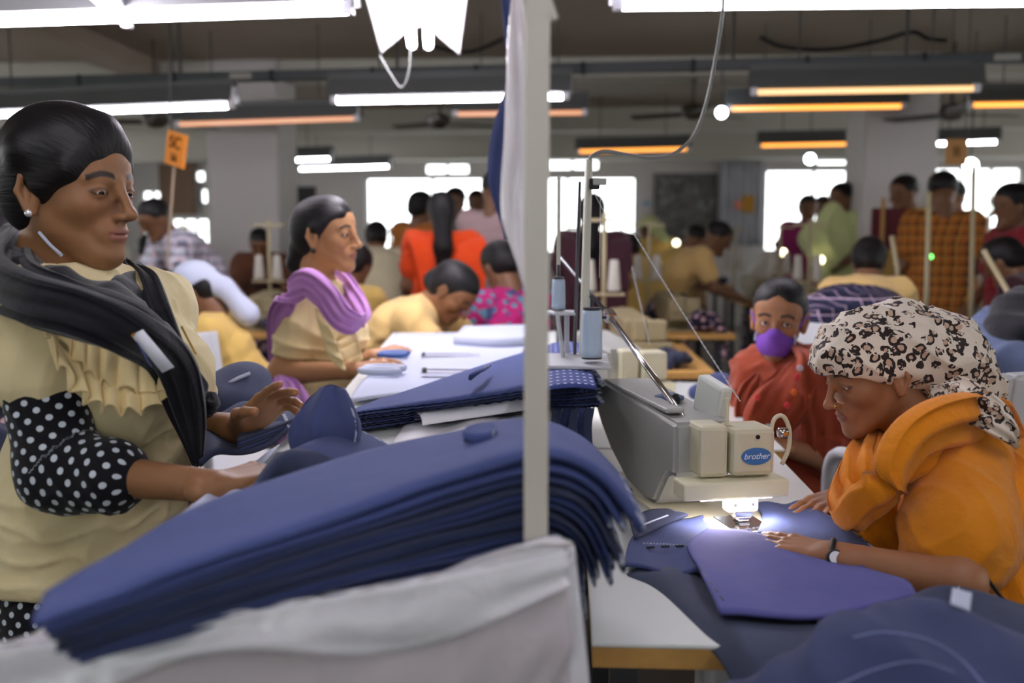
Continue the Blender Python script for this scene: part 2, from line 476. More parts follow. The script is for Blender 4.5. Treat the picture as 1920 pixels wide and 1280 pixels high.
def hair_prims(M,bun=None,tail=None,part=True,low=.0,front=.0,vol=0.0,vee=False):
    """scalp hair; face side cut away. bun=(centre,radii) local"""
    E=lambda c,r,k=.02,op=1: ell(c,r,k,op,M); C=lambda a,b,ra,rb,k=.02,op=1,wide=None: mcone(M,a,b,ra,rb,k,op,wide)
    v=vol
    P=[E((-.020,0,.038),(.096+v,.078+v,.083+v),.01),E((-.05,0,-.005),(.062+v,.070+v,.07),.03),E((.010,0,.058),(.072,.068,.062+v),.02)]
    # forehead / face cut
    P+=([E((.104,0,-.030+front),(.062,.054,.084),.012,-1),E((.100,0,.035),(.045,.020,.050),.02,-1)] if vee else [E((.104,0,-.022+front),(.062,.060,.086),.015,-1)])+[ E((.057,.075,-.055),(.056,.04,.066),.01,-1),E((.057,-.075,-.055),(.056,.04,.066),.01,-1),
        E((-.008,.088,-.024),(.026,.024,.040),.006,-1),E((-.008,-.088,-.024),(.026,.024,.040),.006,-1),
        E((-.02,0,-.125),(.075,.09,.055),.01,-1)]
    if part: P+=[mcone(M,(.085,0,.075),(-.01,0,.128),.0022,.0016,.003,-1)]
    if bun:
        for c,r in bun: P+=[E(c,r,.014)]
    if tail:
        for i in range(len(tail)-1):
            a,ra=tail[i]; b,rb=tail[i+1]; P+=[C(a,b,ra,rb,.012)]
    return P
def hand_prims(M,s=1,curl=(.25,.3,.35,.4),spread=.06,thumb=(.0,.0),k=.006,sz=.95):
    """M: wrist frame, x along the hand, z = back of the hand; s=+1 thumb at +y"""
    M=M@Matrix.Diagonal((sz,sz,sz,1))
    P=[]; tips=[]
    ky=[.029*s,.010*s,-.009*s,-.027*s]; kx=[.086,.090,.086,.078]
    ln=[.068,.076,.070,.055]; rad=[.0086,.0089,.0085,.0074]
    P+=[mcone(M,(-.03,0,0),(.012,0,0),.019,.0185,.012,1,((0,1,0),1.25))]
    P+=[ell((.045,0,-.004),(.046,.036,.0135),.012,1,M)]
    for i in range(4):
        kn=(kx[i],ky[i],.002); P+=[mcone(M,(.008,ky[i]*.55,0),kn,.0135,.0098,.009)]
        a=Vector(kn); ang=-curl[i]; dy=math.sin(spread*(1.5-i)*s)
        seg=[.44,.31,.25]; r=rad[i]
        for j in range(3):
            d=Vector((math.cos(ang)*math.cos(spread*(1.5-i)),dy*math.cos(ang),math.sin(ang))).normalized()
            b=a+d*ln[i]*seg[j]; r2=r*.92
            P+=[mcone(M,a,b,r,r2,.0035 if j else .005)]; a=b; r=r2; ang-=curl[i]*(1.1 if j==0 else .7)
        tips.append(M@a)
    tc,to=thumb
    b0=Vector((.016,.020*s,-.006)); b1=Vector((.046,(.044+to)*s,-.010-tc*.3)); b2=b1+Vector((.030,(.010+to*.5)*s,-.004-tc)); b3=b2+Vector((.024,(.0+to*.3)*s,-.002-tc))
    P+=[mcone(M,b0,b1,.0160,.0125,.012),mcone(M,b1,b2,.0115,.0098,.005),mcone(M,b2,b3,.0098,.0082,.0035)]
    tips.append(M@b3)
    return P,tips
def nvec(a): a=Vector(a); return a.normalized()
def torso_prims(f,infl=0.0,low=True,wc=1.0):
    """pelvis, waist, chest, neck, shL, shR given in world coordinates"""
    pel,wa,ch,nk=[Vector(f[k]) for k in ('pelvis','waist','chest','neck')]; L,R=Vector(f['shL']),Vector(f['shR'])
    side=(L-R).normalized(); i=infl; b=f.get('build',1.0)
    P=[cone(pel,wa,.098*b+i,.088*b+i,.05,1,(side,1.42)),cone(wa,ch,.088*b+i,.092*b+i,.05,1,(side,1.40)),
       cone(ch,nk+(ch-nk)*.35,.088*b+i,.058+i,.05,1,(side,1.45)),
       cone(L,R,.046+i,.046+i,.045)]
    fwd=side.cross((nk-pel).normalized()).normalized()
    if f.get('flip'): fwd=-fwd
    f['_fwd']=fwd
    if f.get('bust',1):
        for s in (1,-1): P.append(ell(tuple(ch+fwd*(.065*b)+side*(s*.062)-(nk-ch).normalized()*.012),.056+i,.045))
    return P
def arm_prims(f,side,to=1.0,infl=0.0,up=(.043,.036),fo=(.037,.0235)):
    sh,el,wr=[Vector(f[k+side]) for k in('sh','el','wr')]; P=[]
    if to<=1:
        e=sh.lerp(el,to); P.append(cone(sh,e,up[0]+infl,up[0]+(up[1]-up[0])*to+infl,.03))
    else:
        P.append(cone(sh,el,up[0]+infl,up[1]+infl,.03)); t=to-1; e=el.lerp(wr,t)
        P.append(cone(el,e,fo[0]+infl,fo[0]+(fo[1]-fo[0])*t+infl,.025))
    return P
def leg_prims(f,infl=0.0,to=2):
    P=[]
    for s in 'LR':
        if 'hip'+s in f:
            h,k,a=[Vector(f[x+s]) for x in('hip','knee','ank')]
            P.append(cone(h,k,.078+infl,.056+infl,.05)); P.append(cone(k,a,.052+infl,.034+infl,.03))
            if infl==0:
                fw=f.get('_fwd',Vector((1,0,0))).copy(); fw.z=0; fw.normalize(); P.append(cone(a-Vector((0,0,.03)),a+fw*.14-Vector((0,0,.045)),.032,.024,.02))
    return P
def body_mesh(f,root,M,tone,hands=True,h=.008,hf=None,lo=False,closed=0,lip=None,hh=.0020,hd=.0018,slim=1.0):
    P=torso_prims(f)+leg_prims(f)
    nk=Vector(f['neck']); hb=M@Vector((-.042,0,-.10))
    P.append(cone(nk,hb,.050,.043,.03))
    P+=head_prims(M,lo=lo,closed=closed,slim=slim)
    fine=[]
    if not lo:
        c=M@Vector((0,0,-.01)); fine.append((np.array(c)-.165,np.array(c)+.15,hh))
    tips=[]
    for s in 'LR':
        if 'el'+s in f: P+=arm_prims(f,s,2.0)
        if hands and 'hand'+s in f:
            hp=f['hand'+s]; HP,tp=hand_prims(hp['M'],hp.get('s',1),hp.get('curl',(.25,.3,.35,.4)),hp.get('spread',.06),hp.get('thumb',(0,0)))
            P+=HP; tips+=tp
            if not lo:
                l,u=bounds(HP,.012); fine.append((l,u,hd))
    V,Q=sdfmesh(P,h,fine); V=relax(V,Q,1,.35)
    C=head_colour(V,M,tone,lipc=lip)
    if not lo:
        Mi=np.array(M.inverted()); L=V@Mi[:3,:3].T+Mi[:3,3]
        # brows etc. only on the head
    for t in tips:
        d=np.linalg.norm(V-np.array(t),axis=1); w=(np.clip(1-d/.010,0,1)*.55)[:,None]; C[:,:3]=C[:,:3]*(1-w)+w*np.array(lin((226,150,120))[:3])
    return setmesh('body',V,Q,skin_mat(),root,attrs={'Col':('FLOAT_COLOR',C)})
def eye_mat():
    if 'eye' in MC: return MC['eye']
    t=NT('eye'); v=t.coord('Object'); s=t.node('ShaderNodeSeparateXYZ'); t.l.new(v,s.inputs[0])
    r=t.math('SQRT',t.math('ADD',t.math('POWER',s.outputs[1],2),t.math('POWER',s.outputs[2],2)))
    c=t.ramp(t.math('DIVIDE',r,.0125),[(0,(.003,.003,.003,1)),(.20,(.003,.003,.003,1)),(.24,lin((58,34,20))),(.44,lin((40,24,16))),(.50,lin((205,196,188)))])
    t.base(c,.12,.6); MC['eye']=t.m; return t.m
def eyes(M,root,look=(1,0,0)):
    for s in (1,-1):
        me=bpy.data.meshes.new('eye'); bm=bmesh.new(); bmesh.ops.create_uvsphere(bm,u_segments=24,v_segments=16,radius=.0125); bm.to_mesh(me); bm.free()
        me.polygons.foreach_set('use_smooth',[True]*len(me.polygons)); me.materials.append(eye_mat())
        o=bpy.data.objects.new('eye',me); COL.objects.link(o); o.parent=root
        sc=M.to_scale()[0]; p=M@Vector((.0738,s*.0315,.0004)); d=(M.to_3x3().normalized()@Vector(look)).normalized()
        fm=frame((0,0,0),d,(0,0,1)); o.matrix_local=root.matrix_basis.inverted()@Matrix.Translation(p)@fm@Matrix.Diagonal((sc,sc,sc,1))
def root_for(name,f,label,base,group=None):
    r=empty(name,base,label,'person',group); return r
# ------------------------------------------------------------------ camera
cam=bpy.data.cameras.new('camera'); camo=bpy.data.objects.new('camera',cam); COL.objects.link(camo)
camo.matrix_world=Matrix.Translation(CAMP)@CAMROT.to_4x4(); cam.sensor_width=36; cam.lens=F/1920*36; cam.clip_start=.05; cam.clip_end=200
cam.dof.use_dof=True; cam.dof.focus_distance=1.82; cam.dof.aperture_fstop=2.4
SC.camera=camo
SC.view_settings.view_transform='Standard'; SC.view_settings.look='None'; SC.view_settings.gamma=1; SC.view_settings.exposure=0.0
W=bpy.data.worlds.new('World'); SC.world=W; W.use_nodes=True; bg=W.node_tree.nodes['Background']
bg.inputs[0].default_value=(.97,1.0,1.0,1); bg.inputs[1].default_value=4.2
# ------------------------------------------------------------------ room
XL,XR,YB,YF,ZC=-7.5,8.0,15.0,-2.2,2.78
def plaster(name,c,rough=.8):
    t=NT(name); c=lin(c); n=t.noise(1.3,5); t.base(t.mix(n,tuple(x*.82 for x in c[:3])+(1,),c),rough,.25); t.bump(t.noise(35,4),.002,.4); return t.m
m_wall=plaster('wall_paint',(204,200,198)); m_ceil=plaster('ceiling_paint',(160,148,134)); m_floor=plaster('floor_concrete',(112,106,98),.5)
m_beam=plaster('beam_paint',(196,194,184))
def struct(mb,name,mat,**k):
    o=mb.build(name,mat,**k); o['kind']='structure'; return o
struct(MB().box((XL,YF,-.1),(XR,YB+.2,0)),'floor',m_floor)
struct(MB().box((XL-.2,YF-.2,ZC),(XR+.2,YB+.2,ZC+.15)),'ceiling',m_ceil)
def wall_with(name,axis,pos,thk,u0,u1,rects,mat,z1=ZC):
    us=sorted(set([u0,u1]+[r[0] for r in rects]+[r[1] for r in rects])); zs=sorted(set([0,z1]+[r[2] for r in rects]+[r[3] for r in rects]))
    mb=MB()
    for j in range(len(zs)-1):
        run=None
        for i in range(len(us)-1):
            cu=(us[i]+us[i+1])/2; cz=(zs[j]+zs[j+1])/2
            hole=any(r[0]<cu<r[1] and r[2]<cz<r[3] for r in rects)
            if hole:
                if run: segs.append(run) if False else None
                continue
            lo=(us[i],pos,zs[j]); hi=(us[i+1],pos+thk,zs[j+1])
            if axis=='y': mb.box((pos,us[i],zs[j]),(pos+thk,us[i+1],zs[j+1]))
            else: mb.box(lo,hi)
    return struct(mb,name,mat)
def prect(x0,x1,y0,y1): # photo rectangle -> opening of the back wall
    a=at(x0,y0,YB); b=at(x1,y1,YB); return (a.x,b.x,b.z,a.z)
m_glass=NT('window_glass'); m_glass.base((1,1,1,1),.0,.5); m_glass.set(m_glass.b,'Transmission Weight',1.0); m_glass.set(m_glass.b,'IOR',1.05); m_glass=m_glass.m
m_frame=simple('aluminium_frame',(150,152,150),.4,.4,.4,.05)
PX=[(-140,62,352,470,2),(262,308,356,472,1),(318,392,408,472,2),(362,384,318,342,0),(372,389,352,383,0),(684,1192,332,474,3),(795,881,305,328,1),(1022,1125,297,320,1),(1436,1616,317,472,1),(1530,1616,297,311,0),(1752,1912,313,474,2),(1960,2150,313,474,2)]
rects=[prect(*p[:4]) for p in PX]
wall_with('wall_back','x',YB,.2,XL,XR,rects,m_wall)
def window(n,axis,pos,r,mull,thk=.2):
    mb=MB(); u0,u1,z0,z1=r; g=.03
    def bx(a,b,c,d,y0=.06,y1=.12):
        if axis=='x': mb.box((a,pos+y0,c),(b,pos+y1,d))
        else: mb.box((pos+y0,a,c),(pos+y1,b,d))
    bx(u0,u1,z0,z0+g); bx(u0,u1,z1-g,z1); bx(u0,u0+g,z0+g,z1-g); bx(u1-g,u1,z0+g,z1-g)
    for k in range(mull):
        c=u0+(u1-u0)*(k+1)/(mull+1); bx(c-.02,c+.02,z0+g,z1-g)
    o=struct(mb,'window_%d'%n,m_frame)
    gm=MB()
    if axis=='x': gm.box((u0+g,pos+.085,z0+g),(u1-g,pos+.091,z1-g))
    else: gm.box((pos+.085,u0+g,z0+g),(pos+.091,u1-g,z1-g))
    gm.build('window_pane',m_glass,o)
for i,(p,r) in enumerate(zip(PX,rects)): window(i+1,'x',YB,r,p[4])
# side walls and the wall behind the camera, with unseen windows added to light the hall
sw=[(-1.4,1.2,.95,2.3),(2.2,5.0,.95,2.3),(6.0,9.0,.95,2.3),(10.2,13.6,.95,2.3)]
wall_with('wall_left','y',XL-.2,.2,YF,YB,sw,m_wall); wall_with('wall_right','y',XR,.2,YF,YB,sw,m_wall)
fw=[(-6.5,-4.6,1.2,2.2),(-1.3,1.1,1.3,2.35),(4.4,6.4,1.2,2.2)]  # unseen windows, placed and sized for soft frontal light
wall_with('wall_front','x',YF-.2,.2,XL,XR,fw,m_wall)
k=len(PX)
for r in sw:
    k+=1; window(k,'y',XL-.2,r,3)
    k+=1; window(k,'y',XR,r,3)
for r in fw: k+=1; window(k,'x',YF-.2,r,3)
# columns, ceiling beams, dark doorway panel and dark board on the back wall
def column(x0,x1,d,name):
    a=at(x0,400,d).x; b=at(x1,400,d).x
    return struct(MB().box((a,d,0),(b,d+.6,ZC),.02),name,m_wall)
column(392,524,8.4,'trim_1'); column(1618,1754,8.4,'trim_2')
for i,(y,zb,zt) in enumerate([(11.6,2.52,ZC),(13.6,2.36,ZC),(8.45,2.62,ZC)]): struct(MB().box((XL,y,zb),(XR,y+.35,zt),.01),'trim_%d'%(3+i),m_beam)
for i,x in enumerate([-3.6,3.9]):
    struct(MB().box((x-.15,3.2,2.64),(x+.15,8.45,ZC),.01),'trim_%d'%(6+i),m_ceil)
m_dark=simple('doorway_shade_colour',(52,50,50),.6,.3)  # shade of the open doorway, painted as a dark panel
dr=prect(526,597,350,600)
o=struct(MB().box((dr[0],YB-.04,0),(dr[1],YB-.002,dr[3]),.004),'doorway_dark_1',m_dark)
MB().box((dr[1]-.1,YB-.07,1.0),(dr[1]-.06,YB-.04,1.12)).build('door_handle',m_frame,o)
t=NT('dark_board'); t.base(t.ramp(t.noise(5,5,dist=1.2),[(.3,lin((46,46,46))),(.6,lin((96,96,94))),(.75,lin((150,152,150)))]),.35,.5); m_board=t.m
br=prect(1226,1342,325,452)
mb=MB().box((br[0],YB-.05,br[2]),(br[1],YB-.003,br[3]),.004); o=mb.build('notice_board',m_board); tag(o,'dark grey framed board on the back wall between the windows','board')
# pale curtain strip beside it
def curt(u,v):
    a=at(1352,300,14.7); b=at(1432,460,14.7); return (a.x+(b.x-a.x)*u,14.75+.035*math.sin(u*40),a.z+(b.z-a.z)*v)
o=sheet('curtain',curt,60,6,.006,fabric('curtain_cloth',(186,188,196))); tag(o,'pale grey curtain hanging beside the right-hand back window','curtain')
# poster shapes on it
m_yel=simple('poster_yellow',(214,160,40),.6,.2,0,.05)
t=NT('poster_stripes'); w=t.node('ShaderNodeTexWave'); t.l.new(t.map(rot=(0,.8,0)),w.inputs[0]); t.set(w,'Scale',9.0); t.base(t.ramp(w.outputs[1],[(.45,lin((220,160,40))),(.55,lin((120,90,40)))]),.6); m_ps=t.m
def board_px(name,x0,x1,y0,y1,d,mat,label,cat,th=.02):
    a=at(x0,y1,d); b=at(x1,y0,d); o=MB().box((a.x,d,a.z),(b.x,d+th,b.z)).build(name,mat); return tag(o,label,cat)
board_px('warning_poster',1392,1414,366,398,14.6,m_ps,'yellow striped poster on the pale curtain','poster')
board_px('pin_board',300,362,306,402,14.9,simple('brown_board',(128,104,86),.8),'brown board on the back wall behind the orange sign','board')
board_px('paper_notice',1378,1391,376,392,14.6,simple('pink_paper',(222,138,118),.7),'small pink notice left of the yellow striped poster','notice')
board_px('blue_notice',1206,1218,378,384,14.9,simple('blue_paper',(90,150,190),.7),'small blue notice on the wall left of the dark board','notice')
# ------------------------------------------------------------------ lights
def tubemat(name,c,st): return emit(name,c,st)
TW=tubemat('tube_white',(246,240,250),44); TO=tubemat('tube_orange',(255,160,40),2.2); TC=tubemat('tube_cream',(255,196,120),1.3); TD=tubemat('tube_dim',(255,160,80),.8); TS=tubemat('tube_far',(246,242,252),24)
m_house=simple('fixture_grey',(92,94,94),.5,.4,.2,.05); m_refl=simple('reflector_white',(226,226,232),.35,.5,0,.03); m_rod=simple('rod_grey',(70,70,68),.5,.4,.3)
def fixture(a,b,z,tube,label,group=None,wing=.055,hh=.085,refl=None,rods=True,ntube=1,tr=.016,par=.004,world=None):
    A=Vector(atz(a[0],a[1],z)); B=Vector(atz(b[0],b[1],z))
    if world: A=Vector(world[0]+(z,)); B=Vector(world[1]+(z,))
    d=(B-A); L=d.length; d.normalize(); n=Vector((-d.y,d.x,0))
    root=empty('tube_light',((A+B)/2),label,'light',group)
    mb=MB(); c=lambda s,w,h: tuple(A+d*s+n*w+Vector((0,0,h)))
    # folded sheet reflector, open below
    top=.03; e=.03; wz=.018 if ntube==1 else 0
    for sg in (1,-1):
        p=[(top*sg,hh+.02),(wing*sg,wz),(wing*sg+par*sg,wz),(top*sg+par*sg,hh+.024)]
        V=[c(-e,w,h) for w,h in p]+[c(L+e,w,h) for w,h in p]
        mb.add(V,[(0,1,2,3),(7,6,5,4),(0,4,5,1),(1,5,6,2),(2,6,7,3),(3,7,4,0)])
    V=[c(s,w,h) for s in(-e,L+e) for w,h in((-top,hh+.02),(top,hh+.02),(top,hh+.055),(-top,hh+.055))]
    mb.add(V,[(0,1,2,3),(7,6,5,4),(0,4,5,1),(1,5,6,2),(2,6,7,3),(3,7,4,0)])
    mb.build('reflector',refl or m_house,root)
    off=[0] if ntube==1 else [-.035,.035]; tz=0 if ntube==1 else .03
    for o_ in off:
        MB().tube([c(0,o_,tz),c(L,o_,tz)],tr,12).build('tube',tube,root,smooth=True)
        MB().box((-.02,-.018,-.016),(.015,.018,.10),.003,Matrix.Translation(A+n*o_+Vector((0,0,tz)))@frame((0,0,0),d,(0,0,1))).build('lamp_holder',m_refl,root)
        MB().box((-.015,-.018,-.016),(.02,.018,.10),.003,Matrix.Translation(B+n*o_+Vector((0,0,tz)))@frame((0,0,0),d,(0,0,1))).build('lamp_holder',m_refl,root)
    if rods:
        for s in(.2,.8): MB().tube([c(L*s,0,hh+.05),c(L*s,0,ZC-z)],.005,6).build('hanging_rod',m_rod,root)
    return root
fixture((-70,217),(432,198),2.0,TW,'white tube light in dark housing hanging above the left woman','light')
fixture((628,189),(1060,181),2.02,TW,'white tube light in dark housing crossing behind the pole')
fixture((1415,173),(1830,166),2.05,TC,'cream glowing tube light, nearest of the warm lights at right')
fixture((-60,42),(652,18),2.05,TW,'long white tube light at the top left of the picture',refl=m_refl,tr=.018)
fixture((1160,11),(1960,2),2.05,TW,'long white tube light along the top right edge',refl=m_refl,wing=.07)
# the deep reflector pointing away from the camera
fixture((788,98),(770,-160),2.06,TW,'bright twin tube light with broad white reflector pointing away from the camera',wing=.165,hh=.09,refl=m_refl,ntube=2,tr=.019,rods=False)
fixture((238,44),(90,-80),2.05,TS,'slim grey tube light cut off by the top left edge',wing=.03,refl=m_refl,rods=False)
fixture((1368,204),(1693,199),2.19,TO,'long orange tube light behind the cream one')
fixture((1820,197),(2120,193),2.19,TO,'orange tube light cut off by the right edge')
fixture((335,233),(668,222),2.12,TD,'dim orange tube light above the left column')
fixture((855,214),(1095,211),2.12,TD,'dim orange tube light passing behind the pole')
fixture((1085,284),(1290,279),2.2,TO,'short orange tube light left of the hanging cable')
fixture((1425,273),(1640,269),2.2,TO,'orange tube light in front of the right column')
fixture((410,304),(620,298),2.14,TS,'white tube light in front of the left column')
fixture((562,317),(730,312),2.16,TS,'far white tube light right of the left column')
fixture((1737,270),(1870,266),2.2,TS,'white tube light behind the hanging tan sign')
fixture((80,268),(-160,274),2.15,TD,'dim orange tube light behind the left woman\'s hair')
for i,(x,y,d) in enumerate([(1353,211,7.0),(1519,298,10.5),(1820,310,7.6)]):
    c=at(x,y,d); r=empty('bulb_light',c,['small round white bulb hanging under the orange light','round white bulb in front of the right window','white bulb hanging before the far right window'][i],'light')
    MB().ball(c,.038 if i==0 else .05,8).build('bulb',emit('bulb_glow',(230,240,255),25),r,smooth=True); MB().tube([c+Vector((0,0,.035)),(c.x,c.y,ZC)],.006,6).build('cord',m_rod,r)
for (x0,y0,x1,y1,lb) in[(.95,.2,.95,1.45,'added tube light out of the picture over the nearest sewing table'),(-.75,.1,-.75,1.2,'added tube light out of the picture over the big denim pile')]:  # two unseen tubes added to brighten the near white surfaces
    fixture((0,0),(0,0),2.1,TW,lb,refl=m_refl,tr=.018,world=((x0,y0),(x1,y1)))
# cable tray across the hall
a=atz(-120,158,2.2); b=atz(2050,105,2.2)
tray=empty('cable_tray',(a+b)/2,'dark grey cable tray running across below the ceiling','cable tray')
M=frame(a,(b-a),(0,0,1)); L=(b-a).length
MB().box((0,-.03,-.028),(L,.03,.028),.004,M).build('channel',simple('tray_metal',(78,82,84),.5,.4,.3),tray)
for k in range(11):
    s=L*(k+.6)/11; MB().box((s-.012,-.034,-.032),(s+.012,.034,.032),.002,M).build('coupling',simple('tray_dark',(34,36,38),.6),tray)
for px in(290,730,1380,1700): 
    s=(at(px,130,5.4).x-a.x)/(b.x-a.x)*L; p=M@Vector((s,0,.03)); MB().tube([p,(p.x,p.y,ZC)],.009,8).build('hanging_rod',m_rod,tray)
for px,w in((418,.13),(1880,.13)):
    s=(at(px,130,5.4).x-a.x)/(b.x-a.x)*L; MB().box((s-w/2,-.033,-.016),(s+w/2,-.030,.018),.001,M).build('paper_label',simple('paper_tag',(168,166,158),.7),tray)
def cable(name,pts,r,mat,label,cat_='cable'):
    P=cat(pts,10); o=MB().tube([tuple(p) for p in P],r,8).build(name,mat,smooth=True); return tag(o,label,cat_)
m_blackc=simple('black_cable',(30,30,30),.5); m_greyc=simple('grey_cable',(120,122,118),.45,.4)
cable('ceiling_cable',[at(1425,70,5.6),at(1470,88,5.6),at(1560,92,5.6),at(1650,76,5.6),at(1710,60,5.6),at(1740,72,5.6),at(1775,76,5.6)],.012,m_blackc,'dark cable sagging under the ceiling at right')
cable('ceiling_cable',[at(800,84,5.6),at(860,97,5.6),at(900,92,5.6),at(950,70,5.6)],.011,m_blackc,'dark cable sagging left of the pole top')
cable('drop_cable',[at(1357,-40,2.6),at(1355,20,2.6),at(1345,90,2.55),at(1325,190,2.5),at(1300,255,2.45),at(1262,288,2.4),at(1220,296,2.38),at(1180,290,2.36),at(1135,284,2.34),at(1110,292,2.33),at(1104,310,2.32)],.0042,m_greyc,'thin grey cable dropping from the ceiling to the thread stand')
cable('pull_chain',[at(712,104,3.9),at(730,135,3.9),at(750,163,3.9),at(762,150,3.9),at(768,120,3.9),at(770,70,3.9)],.003,m_greyc,'thin looped chain hanging from the bright twin light','chain')
# fans
m_fan=simple('fan_paint',(66,62,54),.5,.4)
def fan(x,y,d,label,ang=0):
    c=at(x,y,d); r=empty('ceiling_fan',c,label,'fan')
    MB().lathe([(.02,.09),(.09,.07),(.10,.0),(.06,-.04),(.01,-.05)],c,16).build('motor',m_fan,r,smooth=True)
    MB().tube([(c.x,c.y,c.z+.08),(c.x,c.y,ZC)],.012,8).build('down_rod',m_fan,r)
    for k in range(3):
        M=Matrix.Translation(c)@Matrix.Rotation(ang+k*2*PI/3,4,'Z')@Matrix.Rotation(.2,4,'X'); MB().box((.1,-.05,-.004),(.55,.06,.004),.002,M).build('blade',m_fan,r)
fan(825,232,9.3,'dark ceiling fan left of the pole under the beam',.5); fan(1300,214,8.6,'dark ceiling fan left of the small round bulb',2.7); fan(1785,215,8.0,'dark ceiling fan at the right under the orange light',.2); fan(292,228,7.6,'dark ceiling fan above the orange sign at left',1.0)
# signs
m_sign=simple('sign_orange',(232,140,40),.6,.3,0,.06); m_sign2=simple('sign_tan',(196,146,90),.6,.3,0,.06); m_ink=simple('sign_ink',(66,40,22),.7,.1,0,0)
def sign(x,y,d,w,h,yaw,roll,mat,lines,label):
    c=at(x,y,d); r=empty('hanging_sign',c,label,'sign'); M=Matrix.Translation(c)@Matrix.Rotation(yaw,4,'Z')@Matrix.Rotation(roll,4,'Y')
    MB().box((-w/2,-.006,-h/2),(w/2,.006,h/2),.002,M).build('board',mat,r)
    for (txt,sz,zz) in lines:
        cu=bpy.data.curves.new('t','FONT'); cu.body=txt; cu.size=sz; cu.align_x='CENTER'; cu.align_y='CENTER'; cu.extrude=.0015
        to=bpy.data.objects.new('t',cu); COL.objects.link(to); bpy.context.view_layer.update()
        me=bpy.data.meshes.new_from_object(to.evaluated_get(bpy.context.evaluated_depsgraph_get())); bpy.data.objects.remove(to)
        me.transform(Matrix.Translation(-r.location)@M@Matrix.Translation((0,-.0085,zz))@Matrix.Rotation(PI/2,4,'X')); me.materials.clear(); me.materials.append(m_ink)
        o=bpy.data.objects.new('lettering',me); COL.objects.link(o); o.parent=r
    return r,M
r,M=sign(330,280,4.6,.15,.155,-.6,.25,m_sign,[('SC',.08,.028),('56',.05,-.04)],'orange hanging sign with dark lettering beside the left woman\'s face')
MB().tube([M@Vector((0,0,-.07)),M@Vector((.03,0,-.55))],.006,8).build('rod',simple('tan_rod',(170,150,130),.6),r); MB().tube([M@Vector((-.05,0,.07)),(M@Vector((-.05,0,.07))).xy[:]+(ZC,)],.003,6).build('cord',m_rod,r)
r,M=sign(1793,285,6.4,.13,.16,.0,.0,m_sign2,[('II',.09,.0)],'tan hanging sign with dark strokes before the far right window')
for s in(-.05,.05): MB().tube([M@Vector((s,0,.07)),(M@Vector((s,0,.07))).xy[:]+(ZC,)],.003,6).build('cord',m_rod,r)
# ------------------------------------------------------------------ materials for cloth and furniture
def denim(name,c=(58,68,114),d=(40,48,86),rough=.85,sheen=.03,wsc=16,fray=True,seam=False):
    t=NT(name); n=t.noise(wsc,5,dist=.3); tw=t.noise(1,2,t.map((900,900,900),(0,.6,.5)))
    col=t.mix(n,lin(d),lin(c)); col=t.mix(t.math('MULTIPLY',tw,.35),col,lin((96,108,150)))
    if fray:
        s=t.node('ShaderNodeSeparateXYZ'); t.l.new(t.attr('pat'),s.inputs[0]); e=t.math('MULTIPLY',t.math('GREATER_THAN',s.outputs[0],.972),t.math('GREATER_THAN',t.noise(60,2),.5))
        col=t.mix(t.math('MULTIPLY',e,.6),col,lin((196,202,214)))
    t.base(col,rough,.25,0,sheen); t.bump(t.math('ADD',tw,t.math('MULTIPLY',t.noise(40,3),2)),.0012,.4); return t.m
DEN=denim('denim'); DEN2=denim('denim_dark',(40,44,66),(24,27,42)); DEN3=denim('denim_bright',(62,76,132),(48,60,110)); DENG=denim('denim_grey_inside',(60,66,80),(34,38,48)); DENP=denim('denim_violet_light_painted',(88,84,150),(64,64,122),fray=False)  # DENP has the violet lamp light put into its denim colour
m_lam=simple('white_laminate',(222,226,222),.28,.5,0,.02); m_ply=simple('plywood_edge',(196,150,84),.6,.3,0,.25,40)
m_white=simple('white_cloth',(184,190,210),.75,.3,0,.04)
m_cream=simple('cream_enamel',(206,200,172),.35,.45,0,.03); m_grey=simple('grey_enamel',(158,159,154),.4,.45,0,.04); m_beige=simple('beige_enamel',(176,164,130),.42,.4,0,.05)
m_chrome=simple('chrome',(214,210,208),.14,.6,1.0,.02); m_blk=simple('black_rubber',(22,22,24),.5); m_steel=simple('dark_steel',(84,86,90),.35,.5,.8)
m_plast=simple('white_plastic',(190,192,196),.45,.45,0,.03); m_pole=simple('cream_paint',(198,194,182),.45,.4,0,.05,6)
TZ=.90
# ------------------------------------------------------------------ helper table at left
poly=[(-.50,.842),(-.012,1.136),(-.045,4.05),(-.70,3.95),(-.53,2.2),(-.52,1.35)]
tb=empty('helper_table',(-.35,2.2,0),'long white helper table loaded with denim, its near edge wrapped in plastic','table')
MB().prism(poly,TZ-.03,TZ).build('tabletop',m_lam,tb)
for p in [(-.04,1.18),(-.47,.92),(-.08,3.95),(-.62,3.85),(-.07,2.5),(-.48,2.4)]:
    MB().box((p[0]-.02,p[1]-.02,0),(p[0]+.02,p[1]+.02,TZ-.03)).build('leg',m_pole,tb)
def coons(C0,C1,D0,D1,wav=None,nu=40,nv=24):
    """edges as lists of world points: C0,C1 run along u (at v=0 and v=1), D0,D1 along v (at u=0 and u=1)"""
    P=[cat(c,12) for c in (C0,C1,D0,D1)]
    def ev(P,t):
        s=t*(len(P)-1); i=min(int(s),len(P)-2); return P[i]*(1-(s-i))+P[i+1]*(s-i)
    def f(u,v):
        a=(1-v)*ev(P[0],u)+v*ev(P[1],u)+(1-u)*ev(P[2],v)+u*ev(P[3],v)
        a=a-((1-u)*(1-v)*P[0][0]+u*(1-v)*P[0][-1]+(1-u)*v*P[1][0]+u*v*P[1][-1])
        if wav: a=a+np.array(wav(u,v))
        return a
    return f
def Z(*p): return [tuple(atz(x,y,z)) for x,y,z in p]
def D(*p): return [tuple(at(x,y,d)) for x,y,d in p]
